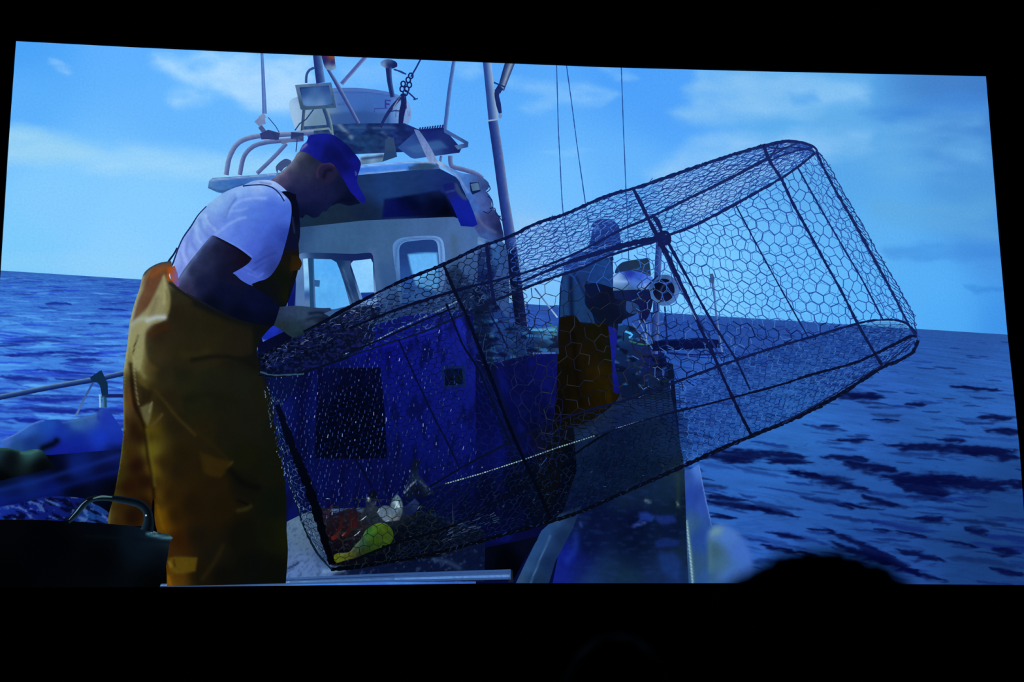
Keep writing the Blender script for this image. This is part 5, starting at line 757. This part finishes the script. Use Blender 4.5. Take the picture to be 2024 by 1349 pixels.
ribbons('bright_rod', [([p, q], 2.2, c) for p, q, c in ((a, b, rnd.choice(['5a7ca4', '88a8c8', '34507c', '1c2c4c', '6c90b0'])) for a, b in zip(along([(678, 702), (737, 676), (796, 646), (870, 613), (909, 593)], 52)[:-1], along([(678, 702), (737, 676), (796, 646), (870, 613), (909, 593)], 52)[1:] - np.array([1.2, -.8])))] , trap, None, 'front top rod catching the light')
rod([(690, 697), (767, 665), (841, 632), (900, 608)], 3.5, '070d20')
rod([(1510, 288), (1520, 316), (1545, 355), (1566, 400), (1600, 462), (1631, 519), (1664, 578), (1694, 638), (1720, 684), (1743, 722)], [7, 6, 5, 5.5, 6], ['16245c', '121e58', '12225c', '0c163c'], .3)
rod([(1577, 332), (1615, 400), (1661, 480), (1706, 557), (1745, 632)], 3.4, '152868', .3)
rod([(1614, 302), (1632, 340), (1650, 374), (1688, 440), (1721, 500), (1757, 566), (1795, 640), (1810, 664)], [5, 5.5, 4.5], '16245c', .5)
rod(R_EDGE, 2.0, '1b3278', 2.4)
rod([(1455, 407), (1484, 462), (1513, 516), (1554, 590), (1598, 668)], 3, '122258', .2)
rod([(1252, 374), (1268, 405), (1282, 434), (1303, 474), (1325, 518), (1346, 562), (1370, 615), (1395, 672), (1412, 706), (1430, 748), (1448, 786), (1466, 824), (1486, 862)], [7, 7, 10, 8, 7, 7, 6, 6, 6], ['14205c', '101a4c', '0e1848', '0c1540', '080e28'], .3)
rod([(1288, 425), (1316, 472), (1358, 548), (1395, 615), (1430, 672), (1455, 712), (1483, 772)], [4, 7, 4.5, 5, 4.5, 3.5], ['121e58', '101c50', '0c1640'], .3)
rod([(1312, 500), (1343, 568), (1378, 627), (1405, 672), (1427, 714)], 3, '1a2c6c', .2); ribbons('rod_glint', [([(1335, 548), (1350, 580)], 1.4, '4a70b4')], trap); ribbons('rod_glint', [([(1362, 605), (1376, 632)], 1.5, '6c90c4')], trap)
rod([(1278, 432), (1296, 430), (1308, 452)], 5, '141f58'); rod([(1296, 466), (1318, 460), (1322, 478), (1300, 484)], 8, '121c50')
rod(ROD_F, [3, 4, 4, 4, 5, 5, 5, 4, 4], ['050a1c', '0a1230', '0e1a48', '101c50'], .8)
rod(ROD_G[6:], [3.5, 4, 4.5, 5, 6], ['0a1230', '080e28', '0c1434'], .8)
rod(ROD_G[:7], 2.6, '0c1830', .3)
dots = along([(880, 957), (950, 937), (1030, 911), (1100, 886), (1172, 863)], 62); d2 = along([(1217, 848), (1250, 838), (1300, 824)], 20)
for part_dots in (dots, d2): ribbons('bright_rod', [([p, p + np.array([3.0, -1.0])], 2.3 * rnd.uniform(.7, 1.1), rnd.choice(['8cb0b8', 'a8c8cc', '5c7c8c', '7494a0'])) for p in part_dots], trap, None, 'lower rod dotted with light')
rod([(856, 963), (950, 1000), (900, 1037)][:1] + [(905, 1030), (900, 1036)], 2, '040816') if False else None
rod([(900, 1038), (960, 1005), (1028, 966), (1098, 928), (1157, 883), (1205, 854)], 4, '050a18')
rod([(690, 1112), (780, 1075), (850, 1055), (900, 1038)], 5, '04070e')
rod(ROD_H, [8, 7, 6, 7, 8, 7, 7, 8, 8, 8, 9, 8, 7, 6], ['02040a', '03060e', '04080f', '060a18', '080d20', '080e24', '0c1434'], 1.6)
rod([(1545, 838), (1631, 790), (1700, 748), (1760, 712), (1800, 680)], 2.5, '141f48', 1.4)
rod([(1190, 858), (1260, 836), (1320, 818), (1360, 806)], 3, '0a1230')
rod([(877, 524), (894, 566), (921, 622), (945, 682), (974, 756), (1000, 827), (1036, 910), (1062, 965), (1088, 1027)], [7, 6, 7, 7, 6, 7, 6], ['080e24', '040820', '030618', '03060f'], 1)
rod([(882, 600), (915, 682), (945, 730), (975, 800), (1010, 880)], 4, '060c28', .8)
rod([(788, 673), (820, 744), (856, 821), (885, 877), (909, 928)], 3.4, '060b2c', .5)
rod([(700, 905), (720, 935), (735, 965)], 5, '050a28', .8)
rod([(964, 613), (985, 650), (1004, 690)], 3, '0c163c')
rod([(962, 485), (968, 540), (976, 595)], 7, '0c1640')
rod([(548, 800), (574, 874), (604, 948), (625, 1007), (639, 1058), (657, 1116)], [10, 16, 17, 17, 16, 12], ['04081a', '02050e', '020308'], 1.5)
rod([(512, 700), (514, 720), (524, 750), (540, 800), (553, 880), (575, 960), (600, 1040), (628, 1095), (656, 1126)], [5, 4, 3, 3, 4, 4], ['060c1c', '0c1830', '0a1424', '0c1c30'], 1.2)
rod([(514, 736), (540, 742), (600, 740)], 3, '2c4860', 1); 
ribbons('rod_sparkle', [([p, p + np.array([rnd.uniform(-2, 2), rnd.uniform(2, 5)])], 1.1, rnd.choice(['3c5c84', '24406c', '6c8cac', '18304c'])) for p in along([(528, 765), (540, 830), (556, 900), (578, 960), (604, 1030), (640, 1095)], 150) + np.array([[rnd.uniform(-7, 7), 0] for _ in range(150)])], trap, 'stuff')
rod([(1060, 470), (1095, 530), (1140, 610)], 2, '0e1a50', .5) if False else None
for p0, p1 in (((1085, 446), (1092, 425)), ((1130, 423), (1142, 414)), ((1278, 368), (1290, 352))): ribbons('loose_wire', [([p0, p1], 1.3, '1c3478')], trap)
tufts = []
for poly_, n_ in ((OUT_TOP[5:], 110), (ROD_H[1:], 90)):
    for p in along(poly_, n_): tufts.append(([p + np.array([0, rnd.uniform(-3, 3)]), p + np.array([rnd.uniform(2, 8), rnd.uniform(-6, 4)])], rnd.uniform(.9, 1.8), rnd.choice(['10204c', '1a2c60', '0a1230'])))
ribbons('binding_wire', tufts, trap, 'stuff')

# ------------------------------------------------------------ black velvet masking round the picture, in front of it
MO = 0.06
edge_t = [(-80, 73), (30, 78), (257, 90), (514, 102), (900, 118), (1196, 130), (1500, 138), (1952, 148), (2080, 151)]
edge_b = [(-80, 1163), (315, 1161), (700, 1157), (1010, 1153.5), (1500, 1153.5), (2024, 1157), (2080, 1158)]
edge_l = [(33, 10), (30, 78), (14, 300), (0, 525), (-22, 850), (-43, 1162), (-48, 1230)]
edge_r = [(1946, 80), (1952, 148), (1977, 460), (1995, 662), (2010, 800), (2019, 890), (2038, 1154), (2043, 1230)]
def strip(name, edge, dx, dy, label=None):
    V = []; F = []; n = len(edge)
    A = on_screen(edge, MO)
    for k, (a, off) in enumerate(((0, MO), (1, MO), (1, MO - .05), (0, MO - .05))):
        for p in A: V.append((p[0] + dx * a, -off, p[2] + dy * a))
    for k in range(4):
        for i in range(n - 1): F.append((k * n + i, k * n + i + 1, ((k + 1) % 4) * n + i + 1, ((k + 1) % 4) * n + i))
    F.append((0, n, 2 * n, 3 * n)); F.append((n - 1, 4 * n - 1, 3 * n - 1, 2 * n - 1))
    return link(name, V, F, None, None, SCREEN, material=M_MASK, label=label)
strip('masking', edge_t, 0, .9, 'black masking above the picture'); strip('masking', edge_b, 0, -.7, 'black masking below the picture')
strip('masking', edge_l, -.9, 0, 'black masking left of the picture'); strip('masking', edge_r, .9, 0, 'black masking right of the picture')

# ------------------------------------------------------------ the hall
def box_obj(name, x0, x1, y0, y1, z0, z1, m, kind='structure'):
    V = [(x, y, z) for x in (x0, x1) for y in (y0, y1) for z in (z0, z1)]
    F = [(0, 1, 3, 2), (4, 6, 7, 5), (0, 4, 5, 1), (2, 3, 7, 6), (0, 2, 6, 4), (1, 5, 7, 3)]
    o = link(name, V, F, None, None, None, material=m)
    if kind: o['kind'] = kind
    return o
XL, XR, YF, YB, ZT = SX0 - 4, SX1 + 4, 0.05, -22, SZ1 + 2.5
box_obj('floor', XL, XR, YB, YF + .3, -.2, 0, M_FLOOR)
box_obj('wall_front', XL, XR, YF, YF + .3, 0, ZT, M_WALL)
box_obj('wall_back', XL, XR, YB - .3, YB, 0, ZT, M_WALL)
box_obj('wall_left', XL - .3, XL, YB, YF, 0, ZT, M_WALL); box_obj('wall_right', XR, XR + .3, YB, YF, 0, ZT, M_WALL)
box_obj('ceiling', XL, XR, YB, YF + .3, ZT, ZT + .2, M_WALL)

# ------------------------------------------------------------ people in the rows in front, dark against the screen
def blob(bm, c, r, seg=20):
    m = Matrix.Translation(c) @ Matrix.Diagonal((*r, 1)); bmesh.ops.create_uvsphere(bm, u_segments=seg, v_segments=seg // 2 + 2, radius=1, matrix=m)
def limb(bm, a, b, ra, rb):
    a = Vector(a); b = Vector(b); d = b - a; n = max(2, int(d.length / 0.035))
    for i in range(n + 1):
        t = i / n; r = ra + (rb - ra) * t; p = a + d * t; blob(bm, p, (r, r, r), 12)
def fused(name, bm, voxel, m, parent, smooth=3, disp=0.0):
    me = bpy.data.meshes.new(name); bm.to_mesh(me); bm.free(); o = bpy.data.objects.new(name, me); C.objects.link(o)
    md = o.modifiers.new('fuse', 'REMESH'); md.mode = 'VOXEL'; md.voxel_size = voxel
    sm = o.modifiers.new('soft', 'SMOOTH'); sm.iterations = smooth
    dg = bpy.context.evaluated_depsgraph_get(); dg.update(); me2 = bpy.data.meshes.new_from_object(o.evaluated_get(dg)); o.modifiers.clear(); o.data = me2
    if disp:
        n = len(me2.vertices); co = np.empty(n * 3, np.float32); nr = np.empty(n * 3, np.float32); me2.vertices.foreach_get('co', co); me2.vertices.foreach_get('normal', nr)
        co = co.reshape(-1, 3); nr = nr.reshape(-1, 3); f = fbm(co[:, 0] * 38 + co[:, 2] * 11, co[:, 1] * 38 + co[:, 2] * 29, 5, 3)
        me2.vertices.foreach_set('co', (co + nr * (f * disp)[:, None]).ravel())
    me2.polygons.foreach_set('use_smooth', [True] * len(me2.polygons)); me2.materials.clear(); me2.materials.append(m); o.parent = parent
    return o
SEAT_Z = 0.44
def seat(x, y, label):
    r = bpy.data.objects.new('cinema_seat', None); C.objects.link(r); r.location = (x, y, 0); tag(r, label, 'seat', None)
    def rb(name, x0, x1, y0, y1, z0, z1, m, bev=.03):
        bm = bmesh.new(); bmesh.ops.create_cube(bm, size=1, matrix=Matrix.Translation(((x0 + x1) / 2, (y0 + y1) / 2, (z0 + z1) / 2)) @ Matrix.Diagonal((x1 - x0, y1 - y0, z1 - z0, 1)))
        bmesh.ops.bevel(bm, geom=bm.edges[:], offset=bev, segments=3, affect='EDGES'); me = bpy.data.meshes.new(name); bm.to_mesh(me); bm.free(); me.materials.append(m)
        o = bpy.data.objects.new(name, me); C.objects.link(o); o.parent = r; return o
    rb('seat_cushion', -.25, .25, -.22, .27, .30, SEAT_Z, M_SEAT, .045); rb('backrest', -.25, .25, -.34, -.225, .32, .93, M_SEAT, .05)
    for s in (-1, 1): rb('armrest', *sorted((s * .255, s * .31)), -.30, .20, .60, .64, M_METAL, .015); rb('side_frame', *sorted((s * .265, s * .295)), -.12, .02, 0, .60, M_METAL, .01)
    return r
def person(px, top_py, d, label, hair_r, hair_mat, ztop_adj=0, disp=.012, lean=0):
    k = ray(px, top_py); t = d / k[1]; X = CAM[0] + k[0] * t; Y = CAM[1] + d; Z = CAM[2] + k[2] * t      # crown of the head
    s = seat(X, Y + .0, 'dark cinema seat under the ' + label.split(',')[0])
    r = bpy.data.objects.new('person', None); C.objects.link(r); r.location = (X, Y, 0); tag(r, label, 'person')
    hz = Z - hair_r[2]                                   # middle of the head
    sh = hz - .27                                        # shoulder height
    bm = bmesh.new()
    blob(bm, (0, 0, hz), (.078, .098, .108)); blob(bm, (0, .035, hz - .055), (.058, .062, .06)); limb(bm, (0, .098, hz - .02), (0, .112, hz - .035), .012, .014)
    for q in (-1, 1): blob(bm, (q * .082, 0, hz - .015), (.012, .022, .032), 12)
    blob(bm, (0, .085, hz - .075), (.026, .014, .008), 10); limb(bm, (0, -.01, hz - .08), (0, -.02, sh), .056, .062)
    limb(bm, (0, -.02, sh - .02), (0, -.05, SEAT_Z + .2), .10, .12)
    for q in (-1, 1):
        for f, (dx, L) in enumerate(((-.03, .062), (-.01, .072), (.01, .068), (.03, .055))): limb(bm, (q * .15 + dx, .375, SEAT_Z + .165), (q * .15 + dx * 1.25, .375 + L, SEAT_Z + .155), .010, .008)
        limb(bm, (q * .12, .32, SEAT_Z + .17), (q * .085, .37, SEAT_Z + .165), .013, .010); blob(bm, (q * .15, .34, SEAT_Z + .17), (.042, .05, .018)); limb(bm, (q * .2, .18, SEAT_Z + .19), (q * .15, .31, SEAT_Z + .17), .036, .028)
    fused('body', bm, .007, M_SKIN, r)
    bm = bmesh.new(); blob(bm, (0, -.018, hz + .006), hair_r, 28); blob(bm, (0, -.05, hz - .035), (hair_r[0] * .86, hair_r[1] * .6, hair_r[2] * .75)); fused('hair', bm, .006, hair_mat, r, 2, disp)
    bm = bmesh.new(); blob(bm, (0, -.02, sh - .07), (.19, .115, .10)); blob(bm, (0, -.03, sh - .22), (.165, .12, .2)); blob(bm, (0, -.04, SEAT_Z + .16), (.165, .125, .15))
    for q in (-1, 1): limb(bm, (q * .19, -.02, sh - .05), (q * .24, -.03, sh - .30), .062, .05); limb(bm, (q * .24, -.03, sh - .30), (q * .19, .2, SEAT_Z + .19), .05, .04)
    fused('jumper', bm, .010, M_CLOTH, r)
    bm = bmesh.new(); blob(bm, (0, -.03, SEAT_Z + .10), (.18, .14, .095))
    for q in (-1, 1): limb(bm, (q * .10, 0, SEAT_Z + .085), (q * .13, .42, SEAT_Z + .07), .082, .062); limb(bm, (q * .13, .42, SEAT_Z + .07), (q * .13, .46, .09), .058, .042)
    fused('trousers', bm, .010, M_CLOTH, r)
    for q in (-1, 1):
        bm = bmesh.new(); blob(bm, (q * .13, .45, .055), (.045, .06, .05)); blob(bm, (q * .13, .54, .04), (.045, .10, .036)); fused('shoe', bm, .008, M_METAL, r)
person(1597, 1108, 1.45, 'nearest person seen from behind, bushy black hair rising into the picture at lower right', (.124, .128, .112), M_HAIR)
person(1212, 1262, 2.45, 'person with smooth dark hair low in the dark, below the middle of the screen', (.092, .108, .118), M_HAIR2, disp=.003)
person(1800, 1204, 3.35, 'person half hidden behind the bushy haired head, at the far lower right', (.098, .108, .120), M_HAIR2, disp=.005)
